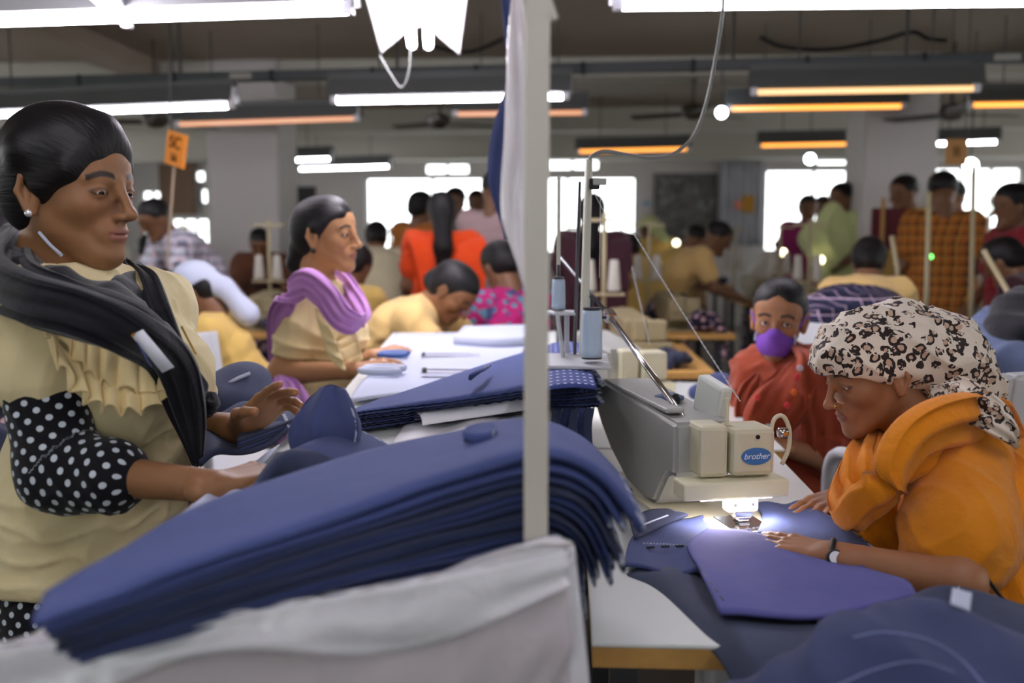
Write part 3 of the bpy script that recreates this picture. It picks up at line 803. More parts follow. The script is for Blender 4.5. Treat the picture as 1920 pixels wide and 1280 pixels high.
# white sheets on the far half of the helper table
o=sheet('white_sheet',coons(Z((655,752,.912),(790,738,.912),(940,700,.912)),Z((742,628,.912),(860,622,.912),(1000,618,.912)),Z((655,752,.912),(700,690,.912),(742,628,.912)),Z((940,700,.912),(985,660,.912),(1000,618,.912)),lambda u,v:(0,0,.006*math.sin(v*9+u*4))),50,40,.006,m_white); tag(o,'white cloth spread over the far half of the helper table','cloth')
o=sheet('white_sheet',coons([(-.52,2.33,.905),(-.54,2.10,.905),(-.50,1.95,.905)],[(-.58,2.36,.75),(-.60,2.10,.76),(-.54,1.93,.74)],[(-.52,2.33,.905),(-.57,2.35,.86),(-.58,2.36,.75)],[(-.50,1.95,.905),(-.54,1.94,.86),(-.54,1.93,.74)],lambda u,v:(.012*math.sin(u*26)*v,0,0)),50,20,.005,m_white); tag(o,'white cloth hanging in folds over the table edge below the second woman\'s hands','cloth')
o=sheet('paper_stack',coons(Z((850,640,.93),(930,645,.93),(1000,640,.93)),Z((870,617,.93),(940,616,.93),(1000,614,.93)),Z((850,640,.93),(870,617,.93)),Z((1000,640,.93),(1000,614,.93))),14,8,.028,m_white); tag(o,'thick folded white fabric at the far end of the helper table','fabric')
# bright white strip and sheet between the denim piles
mw=simple('glossy_white',(238,238,242),.3,.5,0,.02)
a=np.array(atz(785,792,.915)); b=np.array(atz(1005,760,.915))
o=sheet('fabric_roll',lambda u,v:tuple(a+(b-a)*u+np.array((-.012*math.cos(v*PI),.030*math.cos(v*PI)*1.0,.018*math.sin(v*PI)))),30,14,.004,mw); tag(o,'narrow bright white fabric roll between the two denim piles','fabric roll')
o=sheet('white_sheet',coons(Z((700,880,.905),(850,850,.905),(1000,822,.905)),Z((760,795,.905),(880,785,.905),(1010,770,.905)),Z((700,880,.905),(760,795,.905)),Z((1000,822,.905),(1010,770,.905)),lambda u,v:(0,0,.004*math.sin(u*14))),40,20,.003,mw); tag(o,'bright white sheet lying between the big denim pile and the trimmed one','cloth')
o=sheet('white_sheet',coons(Z((280,1010,.905),(360,975,.905),(450,925,.905)),Z((380,935,.905),(450,890,.905),(525,835,.905)),Z((280,1010,.905),(380,935,.905)),Z((450,925,.905),(525,835,.905)),lambda u,v:(0,0,.004*math.sin(u*9))),30,16,.003,m_white); tag(o,'white cloth on the table under the left woman\'s forearm','cloth')
# ------------------------------------------------------------------ the big denim pile
m_ed=[DEN,DEN2,DEN,DEN3,DEN2]
Bf=[(150,1247,.912),(300,1205,.912),(480,1155,.912),(700,1102,.914),(900,1062,.916),(1015,1046,.918),(1062,1085,.880),(1078,1165,.815)]
Tf=[(58,1172,.970),(170,1130,.975),(330,1068,.982),(640,962,1.000),(850,888,1.025),(1010,845,1.045),(1125,878,1.020),(1198,965,.965)]
Wv=[(-.040,.095,-.006),(-.055,.155,-.006),(-.065,.235,-.004),(-.065,.29,-.006),(-.05,.32,-.016),(-.035,.33,-.02),(-.02,.31,-.02),(-.01,.30,-.015)]
bf=np.array([atz(*p) for p in Bf]); tf=np.array([atz(*p) for p in Tf]); N=13
def slab(name,f0,f1,w,thk,mat,nv=10,jit=(0,0,0),wave=0.0,seed=0,zig=0.0):
    """one cloth layer: f0 lower front line, f1 upper front line (same layer), w vector to the back line; rounded front fold"""
    n=len(f0); V=[]; prof=[]
    r=np.random.RandomState(seed)
    m=2*nv
    for i in range(n):
        lo,hi=f0[i],f1[i]; c=(lo+hi)/2; h=(hi-lo)/2*thk; h=h if h[2]>0 else -h; ww=w[i]; d=ww/np.linalg.norm(ww)
        for k in range(nv):
            t=k/(nv-1); tt=t
            V.append(c+ww*t+(h if 0<t<1 else h*.45)+np.array(jit)+np.array((0,0,wave*math.sin(i*.5+t*7+seed))) - d*(zig*(i%2) if k==0 else 0))
        for k in range(nv):
            t=1-k/(nv-1)
            V.append(c+ww*t-(h if 0<t<1 else h*.45)+np.array(jit)+np.array((0,0,wave*math.sin(i*.5+t*7+seed)))- d*(zig*(i%2) if k==nv-1 else 0))
    Q=[(i*m+k,(i+1)*m+k,(i+1)*m+(k+1)%m,i*m+(k+1)%m) for i in range(n-1) for k in range(m)]
    V=np.array(V); V=np.concatenate([V]); Q=np.array(Q)
    # end caps as quads strips
    caps=[]
    for i0,fl in((0,1),(n-1,0)):
        for k in range(nv-1):
            q=(i0*m+k,i0*m+k+1,i0*m+m-2-k,i0*m+m-1-k); caps.append(q if fl else q[::-1])
    Q=np.concatenate([Q[:,::-1],np.array(caps)[:,::-1]])
    pat=np.array([(i/(n-1),(k%m)/m,0) for i in range(n) for k in range(m)])
    return setmesh(name,V,Q,mat,attrs={'pat':('FLOAT_VECTOR',pat)})
words=['lowest','second lowest','third from the bottom','fourth from the bottom','fifth from the bottom','sixth from the bottom','seventh from the bottom','middle','seventh from the top','sixth from the top','fifth from the top','fourth from the top','third from the top','second from the top','topmost']
rs=np.random.RandomState(3)
TT=np.cumsum([0]+[.05,.06,.055,.07,.06,.08,.07,.085,.075,.09,.085,.10,.12]); TT=TT/TT[-1]
words=[w for w in words if w not in('seventh from the bottom','seventh from the top')]
for i in range(N):
    t0=TT[i]; t1=TT[i+1]
    e=rs.uniform(-.035,.03); w0=[np.array(v)*(1+rs.uniform(-.03,.03)) for v in Wv]
    def line(t,e=e,i=i):
        P=bf*(1-t)+tf*t
        P=P.copy(); dd=P[-1]-P[-2]; P[-1]=P[-1]+dd*(e/.08)*1.0
        sh=(P[1]-P[0])*rs_e[i]; P[0]=P[0]-sh
        return cat(P,8)
    if i==0: rs_e=rs.uniform(-.12,.12,N)
    jit=(0,rs.uniform(-.008,.008)*1.0,0)
    W8=cat(w0,8)
    o=slab('denim_cutout',line(t0),line(t1),W8,.99,m_ed[i%5] if i<N-2 else DEN3,jit=jit,wave=.0008,seed=i)
    tag(o,'blue denim panel, %s of the big pile in front'%words[i],'denim panel','denim panels in the big front pile')
# small folded tab lying on the pile
o=sheet('denim_tab',coons(Z((868,820,1.03),(895,824,1.03),(925,820,1.03)),Z((872,806,1.036),(900,800,1.036),(930,797,1.036)),Z((868,820,1.03),(872,806,1.036)),Z((925,820,1.03),(930,797,1.036))),12,8,.012,DEN3); tag(o,'small pale blue denim tab lying on top of the big pile','denim scrap')
# ------------------------------------------------------------------ trimmed pile behind
Bf2=[(560,842,.905),(650,815,.905),(740,800,.905),(860,782,.905),(990,765,.905),(1080,768,.905),(1128,764,.905)]
Tf2=[(640,788,.935),(670,772,.945),(740,762,.952),(860,748,.96),(990,728,.965),(1080,715,.967),(1132,708,.968)]
Wv2=[(-.01,.04,0),(.0,.10,0),(-.005,.22,0),(-.01,.50,.0),(-.02,.72,.0),(-.04,.74,.0),(-.05,.70,.0)]
b2=np.array([atz(*p) for p in Bf2]); t2=np.array([atz(*p) for p in Tf2]); N2=9
for i in range(N2):
    t0=i/N2; t1=(i+1)/N2
    W8=cat([np.array(v) for v in Wv2],12); l0=cat(b2*(1-t0)+t2*t0,12); l1=cat(b2*(1-t1)+t2*t1,12)
    o=slab('denim_cutout',l0,l1,W8,.9,[DEN2,DEN][i%2] if i<N2-1 else DEN3,jit=(rs.uniform(-.008,.008),rs.uniform(-.006,.006),0),seed=40+i,zig=.012)
    tag(o,'zigzag-trimmed denim panel, %s of the pile behind the pole'%(['lowest','second from the bottom','third from the bottom','fourth from the bottom','middle','fourth from the top','third from the top','second from the top','topmost'][i]),'denim panel','zigzag-trimmed denim panels behind the pole')
# raised dotted piece at its right end and hanging ends
t=NT('denim_dots'); v=t.attr('pat'); g=t.vmath('FRACTION',t.vmath('MULTIPLY',v,(9,17,0))); l=t.vmath('LENGTH',t.vmath('MULTIPLY',t.vmath('SUBTRACT',g,(.5,.5,0)),(1,2.2,0)))
t.base(t.mix(t.math('LESS_THAN',l,.26),lin((62,74,132)),lin((206,214,232))),.8,.2); m_dd=t.m
o=sheet('stitched_denim',coons(Z((1000,735,.985),(1060,732,.985),(1118,728,.985)),Z((1010,655,.99),(1050,648,.99),(1092,645,.99)),Z((1000,735,.985),(1010,655,.99)),Z((1118,728,.985),(1092,645,.99)),lambda u,v:(0,0,.008*math.sin(u*3.1))),24,24,.006,m_dd); tag(o,'blue denim panel with rows of white stitches at the end of the trimmed pile','denim panel')
for i,(x,dz) in enumerate([(1046,95),(1062,130),(1078,105),(1093,140),(1106,95)]):
    d=1.98+.03*(i%2)
    o=sheet('denim_strip',coons(D((x-9,765,d),(x+9,765,d)),D((x-4,765+dz,d-.03),(x+7,765+dz,d-.03)),D((x-9,765,d),(x-12,800,d-.01),(x-4,765+dz,d-.03)),D((x+9,765,d),(x+4,800,d-.01),(x+7,765+dz,d-.03))),6,16,.006,[DEN2,DEN][i%2]); tag(o,'dark denim strip hanging off the trimmed pile, %s from the left'%['first','second','third','fourth','fifth'][i],'denim strip','denim strips hanging off the table edge')
# curled scrap
o=sheet('denim_scrap',coons(Z((880,712,.985),(895,700,.985)),Z((905,695,.985),(920,684,.985)),Z((880,712,.985),(885,700,1.0),(905,695,.985)),Z((895,700,.985),(905,693,.995),(920,684,.985))),8,10,.006,DEN3); tag(o,'small curled blue scrap on the trimmed pile','denim scrap')
# folded piece the left woman holds
flap=coons(D((556,872,1.47),(600,880,1.46),(652,868,1.50)),D((600,728,1.50),(622,722,1.49),(645,728,1.50)),D((556,872,1.47),(546,800,1.46),(600,728,1.50)),D((652,868,1.50),(670,800,1.49),(645,728,1.50)),lambda u,v:(0,-.03*math.sin(u*PI)*math.sin(v*PI*.8)-.006*math.sin(u*12+v*4),0))
fl=empty('folded_denim_piece',atz(600,870,.92),'dark blue folded denim piece standing up in front of the left woman\'s hands','denim piece')
sheet('flap',flap,34,34,.004,DEN,fl)
sheet('flap',coons(D((645,728,1.50),(668,770,1.52)),D((652,868,1.50),(668,846,1.54)),D((645,728,1.50),(670,800,1.49),(652,868,1.50)),D((668,770,1.52),(676,806,1.54),(668,846,1.54))),14,24,.004,DEN,fl)
sheet('flap',coons(D((548,806,1.475),(570,760,1.50),(600,729,1.505)),D((640,870,1.62),(655,800,1.64),(644,730,1.53)),D((548,806,1.475),(590,850,1.56),(640,870,1.62)),D((600,729,1.505),(622,722,1.51),(644,730,1.53))),20,20,.004,DEN2,fl)
sheet('flap',coons(Z((462,935,.93),(520,905,.935),(600,895,.95)),Z((520,850,.95),(575,845,.98),(640,868,.96)),Z((462,935,.93),(490,890,.94),(520,850,.95)),Z((600,895,.95),(625,885,.96),(640,868,.96)),lambda u,v:(0,0,.018*math.sin(v*PI)*math.sin(u*PI*1.3))),30,20,.005,DEN2,fl)
sheet('flap',coons(Z((505,868,.945),(560,840,.975),(655,800,.975)),Z((560,905,.94),(640,890,.945),(735,838,.925)),Z((505,868,.945),(530,890,.94),(560,905,.94)),Z((655,800,.975),(690,815,.95),(735,838,.925)),lambda u,v:(0,0,.02*math.sin(v*PI)*math.sin(u*PI))),30,20,.005,DEN,fl)
# dark denim on the left
o=sheet('denim_piece',coons(Z((375,870,.915),(440,850,.915),(545,800,.93)),Z((390,770,.93),(450,765,.93),(520,775,.94)),Z((375,870,.915),(390,770,.93)),Z((545,800,.93),(520,775,.94)),lambda u,v:(0,0,.012*math.sin(u*6+v*4))),30,16,.01,DEN2); tag(o,'dark denim piece with zigzag edge under the left woman\'s raised hand','denim piece')
for i in range(4):
    o=sheet('denim_cutout',coons(Z((445,845-i*6,.918+i*.006),(500,825-i*6,.918+i*.006),(560,800-i*5,.92+i*.006)),Z((450,822-i*6,.918+i*.006),(505,800-i*6,.918+i*.006),(560,778-i*5,.92+i*.006)),Z((445,845-i*6,.918+i*.006),(450,822-i*6,.918+i*.006)),Z((560,800-i*5,.92+i*.006),(560,778-i*5,.92+i*.006))),16,6,.005,[DEN,DEN2][i%2]); tag(o,'narrow blue panel with notched edge left of the standing flap, %s'%['lowest of four','second of four','third of four','top of four'][i],'denim panel','narrow panels left of the standing flap')
fb=empty('denim_bundle',at(430,760,2.05),'dark blue denim bundle with a white stripe behind the left woman\'s wrist','denim bundle')
V,Q=sdfmesh([ell(at(420,745,2.1),(.10,.12,.045),.03),ell(at(455,720,2.15),(.06,.10,.05),.03),ell(at(400,765,2.05),(.08,.1,.05),.03)],.006); setmesh('cloth',V,Q,DEN2,fb)
MB().tube(cat(D((415,728,2.03),(440,712,2.05),(468,700,2.08)),6).tolist(),.004,8).build('white_stripe',m_white,fb)
# ------------------------------------------------------------------ plastic wrap and cloth over the near edge
t=NT('plastic_film'); n=t.noise(14,4,dist=1.0); t.base(t.mix(n,lin((206,202,208)),lin((232,228,232))),.25,.6); t.bump(n,.006,.7); t.set(t.b,'Subsurface Weight',.1); m_film=t.m
m_pink=fabric('pink_grey_cloth',(196,188,192),(178,172,178),wr=.002)
E0=np.array((-.56,.800)); E1=np.array((-.004,1.018)); nn=np.array((.365,-.931))
def lift(u): return .034*max(0,(u-.25)/.75)**1.3
def front(v0,v1,bulge,fold,seed):
    def f(u,v):
        e=E0+(E1-E0)*u; z=v0+(v1-v0)*v+lift(u); b=.012+bulge*v+fold*math.sin(u*5+v*7+seed)*v+fold*.6*math.sin(u*17-v*9+seed)*v
        sag=.018*math.sin(u*PI*3+seed)*v
        return (e[0]+nn[0]*b,e[1]+nn[1]*b,z-sag)
    return f
wr=empty('table_skirt',(-.3,.85,0),'white plastic film and pinkish grey cloth wrapped over the near table edge','table cover')
sheet('plastic_film',front(.916,.866,.010,.004,1),80,10,.003,m_film,wr)
def topf(u,v):
    e=E0+(E1-E0)*u; b=.012-(.035+.05*u)*v; return (e[0]+nn[0]*b,e[1]+nn[1]*b,.916+lift(u)*(1-.8*v)-.010*v+.0025*math.sin(u*60+v*5))
sheet('plastic_film',topf,90,8,.002,m_film,wr)
def low(u,v):
    e=E0+(E1-E0)*u; hem=.62+.17*max(0,(u-.80)/.2)**1.2; z=.900+lift(u)+(hem-.900-lift(u))*v
    b=.006+.02*math.sin(v*PI*.8)+.007*math.sin((u*9-v*3.3))*v+.004*math.sin(u*26-v*12)*v+.003*math.sin(u*41+v*20)*v
    return (e[0]+nn[0]*b,e[1]+nn[1]*b,z)
sheet('cloth_skirt',low,90,40,.003,m_pink,wr)
def crn(u,v):
    # folds wrapped round the corner by the pole
    a=-1.05+u*1.9; r=.016+.030*v+.006*math.sin(u*14+v*4); return (-.014+r*math.cos(a),1.030+r*math.sin(a),.948-.26*v+.03*math.sin(u*5)*v)
sheet('plastic_film',crn,40,24,.002,m_film,wr)
V,Q=ribbon([(-.14,.968,.928),(-.09,.985,.935),(-.045,1.003,.942),(-.006,1.018,.944),(.002,1.06,.935)],[.02,.026,.034,.034,.02],.014,[(0,0,1)]*5,3,.006,8,24); setmesh('plastic_film',V,Q,m_film,wr)
tn=MB().tube(cat([tuple(at(232,1212,.93)),tuple(at(210,1245,.925)),tuple(at(200,1300,.92))],6).tolist(),.0022,6).build('tie_string',simple('purple_string',(110,104,140),.7),wr)
# pole at the table corner
pl=empty('pole',(-.032,1.035,0),'cream square metal pole standing at the near corner of the helper table','pole')
px=at(1006,600,1.035); 
MB().box((px.x-.0125,px.y-.0125,0),(px.x+.0125,px.y+.0125,ZC-.01),.002).build('post',m_pole,pl)
MB().box((px.x-.045,px.y-.01,0),(px.x-.020,px.y+.015,.86),.002).build('short_post',m_pole,pl)
a=at(1020,-10,1.035); b=at(1036,38,1.035); MB().tube([a,(a+b)/2,b],.006,8).build('hook',m_pole,pl)
# sleeve of plastic and denim hanging along the pole
hs=empty('hanging_bundle',at(965,560,1.09),'blurred denim and clear plastic bundle hanging on the pole','hanging bundle')
V,Q=ribbon(D((970,-30,1.22),(968,120,1.22),(968,260,1.22),(970,400,1.22),(986,545,1.20)),[.030,.024,.030,.040,.014],.022,[(1,0,0)]*5,2,.003,8,24,1); setmesh('plastic_sleeve',V,Q,m_film,hs)
V,Q=ribbon(D((945,-30,1.26),(956,60,1.26),(960,150,1.26),(946,260,1.27),(942,350,1.27),(950,450,1.27)),[.026,.016,.014,.036,.036,.014],.016,[(1,0,0)]*6,2,.003,8,24,2); setmesh('denim_cloth',V,Q,DEN,hs)
# scissors
def scissors(x,y,d,ang,mat,label,s=1):
    c=atz(x,y,.922); M=Matrix.Translation(c)@Matrix.Rotation(ang,4,'Z')@Matrix.Diagonal((s,s,s,1)); r=empty('scissors',c,label,'scissors')
    for sg in(1,-1):
        MB().prism([(0,0),(.10,.002*sg),(.15,.0),(.10,.012*sg),(0,.014*sg)][::sg],.002*sg,.002*sg+.002,M).build('blade',m_chrome,r)
        pts=[(-.015+.0*k-.035+.035*math.cos(k*PI/6)-.02,sg*(.020+.018*math.sin(k*PI/6)),.004) for k in range(13)]
        MB().tube([M@Vector(p) for p in pts],.006*s,8,False).build('handle',mat,r,smooth=True)
    MB().lathe([(.005,0),(.005,.006),(.002,.008)],(0,0,0),10,M@Matrix.Translation((.005,.004,0))).build('screw',m_steel,r)
scissors(790,697,0,-.02,m_white,'large scissors with white wrapped handles on the white cloth',1.5)
scissors(790,666,0,.04,simple('blue_handle',(60,90,150),.5),'scissors with blue handles by the second woman\'s far hand',1.2)
# ------------------------------------------------------------------ sewing table of the hero row
TS_=.75
def sew_table(x0,x1,y0,y1,z,label,group=None):
    r=empty('sewing_table',((x0+x1)/2,(y0+y1)/2,0),label,'table',group)
    MB().box((x0,y0,z-.006),(x1,y1,z),.002).build('laminate_top',m_lam,r)
    MB().box((x0+.001,y0+.001,z-.033),(x1-.001,y1-.001,z-.006)).build('plywood_board',m_ply,r)
    for y in(y0+.15,y1-.15):
        f=MB()
        for x in(x0+.05,x1-.05): f.box((x-.02,y-.015,.03),(x+.02,y+.015,z-.033))
        f.box((x0+.03,y-.03,0),(x1-.03,y+.03,.03)); f.box((x0+.05,y-.012,.3),(x1-.05,y+.012,.34)); f.build('leg_frame',m_steel,r)
    MB().box((x0+.1,y0+.2,z-.11),(x1-.06,y1-.3,z-.034),.005).build('drip_pan',m_grey,r)
    return r
sew_table(.034,.512,1.25,2.46,TS_,'white laminate sewing table with plywood edge nearest the camera')
sew_table(.034,.545,2.48,3.66,TS_,'white laminate sewing table behind the first sewing machine')
def machine(M,label,hero=True,group=None,body=None,s=1.0):
    """M: frame, x along the body away from the camera, y left(-X side up to sign), z up; origin on the table under the needle"""
    o=M.to_translation(); r=empty('sewing_machine',o,label,'sewing machine',group)
    G=body or m_grey; C=m_cream if not body else body
    def b(name,lo,hi,mat,bev=.004,P=r,rot=None):
        MM=M@rot if rot is not None else M
        return MB().box(lo,hi,bev,MM).build(name,mat,P)
    # body profile in the x-z plane, extruded sideways
    prof=[(.02,.088),(.02,.188),(.50,.205),(.535,.19),(.54,.13),(.50,.10),(.42,.055),(.30,.012),(.17,.004),(.13,.01),(.085,.06),(.06,.085)]
    n=len(prof); V=[M@Vector((x,y,z)) for y in(.072,-.045) for x,z in prof]
    bm=bmesh.new(); vs=[bm.verts.new(v) for v in V]
    bm.faces.new(vs[:n][::-1]); bm.faces.new(vs[n:])
    for i in range(n): bm.faces.new((vs[i],vs[(i+1)%n],vs[n+(i+1)%n],vs[n+i]))
    bmesh.ops.recalc_face_normals(bm,faces=list(bm.faces)); bmesh.ops.bevel(bm,geom=list(bm.edges),offset=.008,segments=3,affect='EDGES')
    me=bpy.data.meshes.new('machine_body'); 
    bm.transform(Matrix.Translation(-o)); bm.to_mesh(me); bm.free(); me.materials.append(G); ob=bpy.data.objects.new('machine_body',me); COL.objects.link(ob); ob.parent=r
    b('bed_plate',(-.09,-.11,.0),(.42,.085,.006),C,.002)
    b('head_block',(-.030,-.012,.096),(.045,.042,.190),C,.008)
    fp=b('face_plate',(-.040,-.098,.098),(.040,-.016,.186),C,.010)
    b('lamp_bar',(-.056,-.118,.062),(.0,.082,.094),simple('ivory_plastic',(226,222,190),.35,.45,0,.02) if not body else body,.004)
    if not hero: 
        MB().box((-.02,-.07,.03),(.01,-.03,.062),.003,M).build('presser_block',m_chrome,r); MB().lathe([(.003,.004),(.003,.06)],(0,0,0),8,M@Matrix.Translation((-.005,-.05,0))).build('needle_bar',m_chrome,r)
        MB().lathe([(.05,0),(.055,.01),(.055,.03),(.045,.035)],(0,0,0),20,M@Matrix.Translation((.54,.0,.15))@Matrix.Rotation(PI/2,4,'Y')).build('hand_wheel',m_steel if not body else body,r,smooth=True)
        return r
    # lamp lens gives the light under the bar
    b('lamp_lens',(-.045,-.09,.0585),(-.012,.045,.0615),emit('lamp_glow',(255,240,250),12),.0)
    # logo oval with lettering on the face plate
    lg=MB().lathe([(1,0),(1,.0015)],(0,0,0),40,M@Matrix.Translation((-.0405,-.060,.135))@Matrix.Rotation(-PI/2,4,'Y')@Matrix.Diagonal((.0155,.0285,1,1))).build('logo_badge',simple('logo_blue',(60,112,170),.4,.4,0,0),fp)
    cu=bpy.data.curves.new('t','FONT'); cu.body='brother'; cu.size=.0155; cu.align_x='CENTER'; cu.align_y='CENTER'; cu.extrude=.0003; cu.shear=.25
    to=bpy.data.objects.new('t',cu); COL.objects.link(to); bpy.context.view_layer.update(); me=bpy.data.meshes.new_from_object(to.evaluated_get(bpy.context.evaluated_depsgraph_get())); bpy.data.objects.remove(to)
    R=Matrix(((0,0,-1,0),(-1,0,0,0),(0,1,0,0),(0,0,0,1)))
    me.transform(Matrix.Translation(-o)@M@Matrix.Translation((-.0425,-.060,.135))@R); me.materials.clear(); me.materials.append(simple('logo_white',(226,232,240),.5,.3,0,0))
    to=bpy.data.objects.new('logo_lettering',me); COL.objects.link(to); to.parent=fp; to.matrix_parent_inverse=Matrix.Identity(4)
    MB().lathe([(.004,0),(.004,.002)],(0,0,0),10,M@Matrix.Translation((-.0405,-.062,.170))@Matrix.Rotation(-PI/2,4,'Y')).build('screw_hole',m_blk,fp)
    # presser mechanism
    b('needle_housing',(-.032,-.072,.030),(-.002,-.012,.063),m_cream,.005); b('needle_block',(-.030,-.062,.018),(-.004,-.024,.034),m_chrome,.004)
    b('needle_clamp',(-.026,-.058,.012),(-.006,-.034,.030),m_chrome,.003)
    MB().lathe([(.0028,.004),(.0028,.03)],(0,0,0),8,M@Matrix.Translation((-.016,-.046,0))).build('needle',m_chrome,r)
    b('presser_foot',(-.03,-.056,.006),(.0,-.036,.010),m_steel,.001); MB().tube([M@Vector((-.02,-.045,.008)),M@Vector((-.02,-.03,.02)),M@Vector((-.018,-.028,.034))],.003,8).build('foot_lever',m_chrome,r)
    for y in(-.060,-.026): MB().lathe([(.003,0),(.003,.003)],(0,0,0),8,M@Matrix.Translation((-.031,y,.045))@Matrix.Rotation(-PI/2,4,'Y')).build('screw',m_steel,r)
    b('needle_plate',(-.075,-.085,.006),(.03,-.01,.008),m_chrome,.001)
    # top parts
    M2=M@Matrix.Translation((.10,-.035,.19))@Matrix.Rotation(.25,4,'Z')@Matrix.Rotation(-.25,4,'Y')
    MB().box((-.03,-.014,-.01),(.05,.014,.062),.006,M2).build('tension_cover',simple('pale_plastic',(206,210,204),.4,.4,0,.02),r)
    MB().box((.08,.03,.195),(.42,.068,.205),.004,M).build('top_cover',m_grey,r)
    MB().lathe([(.03,0),(.03,.006),(.012,.012)],(0,0,0),20,M@Matrix.Translation((.22,.01,.20))).build('oil_cap',simple('blue_cap',(80,96,128),.5),r,smooth=True)
    MB().lathe([(.009,0),(.011,.01),(.006,.02)],(0,0,0),14,M@Matrix.Translation((.16,.02,.20))).build('knob',m_blk,r,smooth=True)
    MB().tube(cat([tuple(M@Vector(p)) for p in[(-.01,-.10,.165),(-.01,-.108,.195),(-.01,-.125,.20),(-.01,-.138,.175),(-.01,-.138,.14),(-.01,-.125,.11)]],6).tolist(),.004,8).build('thread_lever',m_cream,r,smooth=True)
    MB().lathe([(.009,0),(.009,.016)],(0,0,0),12,M@Matrix.Translation((-.02,-.112,.172))@Matrix.Rotation(PI/2,4,'X')).build('tension_disc',m_chrome,r,smooth=True)
    MB().lathe([(.004,0),(.004,.05)],(0,0,0),8,M@Matrix.Translation((.0,-.02,.185))).build('thread_post',m_cream,r)
    b('motor_foot',(.24,.078,0),(.30,.105,.012),m_steel,.002)
    # polished guide bar with its clamps
    A=at(1050,482,2.55); B=at(1143,592,2.2); C2=at(1292,797,1.86); D2=at(1295,872,1.86)
    gb=MB(); gb.tube([B,C2],.0062,12); gb.build('guide_bar',m_chrome,r,smooth=True)
    MB().tube([A,B],.0045,10).build('guide_bar',m_steel,r,smooth=True)
    MB().tube([C2,D2],.0055,12).build('guide_bar',m_chrome,r,smooth=True)
    MB().ball(C2,.0125,8).build('clamp',m_chrome,r,smooth=True); MB().ball(D2,(.014,.014,.010),8).build('clamp',m_chrome,r,smooth=True)
    MB().box((-.014,-.012,-.012),(.014,.012,.012),.004,Matrix.Translation(B)@frame((0,0,0),(C2-B),(0,0,1))).build('clamp',m_chrome,r)
    MB().tube([B+Vector((-.03,0,-.005)),B+Vector((.012,0,.0))],.004,8).build('clamp_screw',m_steel,r)
    return r
n0=atz(1385,984,TS_); dirn=Vector((-.125,.49,0)).normalized()
MH=frame((n0.x-.045,1.80,TS_),dirn,(0,0,1))
machine(MH,'grey and cream sewing machine with blue oval logo under the leopard-scarfed woman\'s gaze')
n1=atz(1225,762,TS_)
MH2=frame((.20,3.02,TS_),Vector((-.10,.49,0)).normalized(),(0,0,1)); machine(MH2,'cream sewing machine with lit lamp behind the first machine',hero=False)
MB().box((-.045,-.09,.0585),(-.012,.045,.0615),0,MH2).build('lamp_lens',emit('lamp_glow2',(255,240,250),20),bpy.data.objects['sewing_machine.001'])
for (mm,e) in((MH,.9),(MH2,.6)):
    L=bpy.data.lights.new('lamp','AREA'); L.shape='RECTANGLE'; L.size=.12; L.size_y=.03; L.energy=e; L.color=(1,.93,.98); lo=bpy.data.objects.new('machine_lamp',L); COL.objects.link(lo)
    lo.matrix_world=mm@Matrix.Translation((-.04,-.03,.058))@Matrix.Rotation(PI/2,4,'Z'); 
# white paper strip on bed
o=MB().box((-.10,-.155,.0),(-.03,-.09,.0),0,MH)
# ------------------------------------------------------------------ thread stand
ts=empty('thread_stand',(at(1098,700,2.28).x,2.28,0),'cream thread stand with tall post between the piles and the machine','thread stand')
p0=at(1104,300,2.28); p1=at(1093,700,2.28)
MB().tube([p0,p1,(p1.x,p1.y,TS_)],[.0085,.0105,.011],12).build('post',simple('ivory_paint',(196,196,180),.4,.4,0,.03),ts,smooth=True)
MB().tube([at(1087,340,2.32),at(1078,640,2.32),(at(1078,640,2.32).x,2.32,TS_)],.004,8).build('thin_rod',m_steel,ts,smooth=True)
MB().box((-.002,-.01,-.012),(.022,.01,.012),.003,Matrix.Translation(at(1106,345,2.27))).build('thread_guide',m_blk,ts); MB().box((0,-.008,-.006),(.03,.008,.008),.002,Matrix.Translation(at(1112,342,2.26))).build('guide_arm',m_grey,ts)
q=at(1100,672,2.2); MB().box((q.x-.10,2.10,q.z-.012),(q.x+.05,2.34,q.z-.004),.003).build('spool_tray',m_plast,ts)
MB().tube([at(1030,585,2.3),at(1045,588,2.25),at(1060,700,2.25),(at(1060,700,2.25).x,2.25,TS_)],.005,8).build('tray_arm',m_plast,ts,smooth=True)
t=NT('thread_blue'); w=t.node('ShaderNodeTexWave',bands_direction='Z'); t.set(w,'Scale',160.0); t.l.new(t.map((1,1,1),(0.1,0,0)),w.inputs[0]); t.base(t.mix(w.outputs[1],lin((168,190,214)),lin((206,222,238))),.6); t.bump(w.outputs[1],.001,.6); m_thr=t.m
def spool(x,y0,y1,d,rr,label,mat=None):
    a=at(x,y0,d); b=at(x,y1,d); h=a.z-b.z; r=empty('thread_spool',b,label,'spool')
    MB().lathe([(rr*.98,.004),(rr,.02),(rr*.93,h-.012),(rr*.86,h-.004)],b,24).build('thread',mat or m_thr,r,smooth=True)
    MB().lathe([(rr*.95,0),(rr*.95,.004)],b,20).build('base_rim',m_steel,r); MB().lathe([(rr*.80,h-.004),(rr*.82,h+.002),(.004,h+.003),(.004,h+.03)],b,20).build('cone_top',simple('dark_plastic',(60,58,66),.4),r)
spool(1109,578,672,2.16,.0235,'large pale blue thread cone, front one under the cream post')
spool(1099,555,650,2.30,.0150,'pale blue thread cone half hidden behind the front cone')
spool(1047,520,582,2.36,.0165,'pale blue thread cone just right of the pole')
sp=empty('thread_stand',(at(1047,520,2.36).x,2.36,0),'thin thread stand rod above the small blue cone','thread stand')
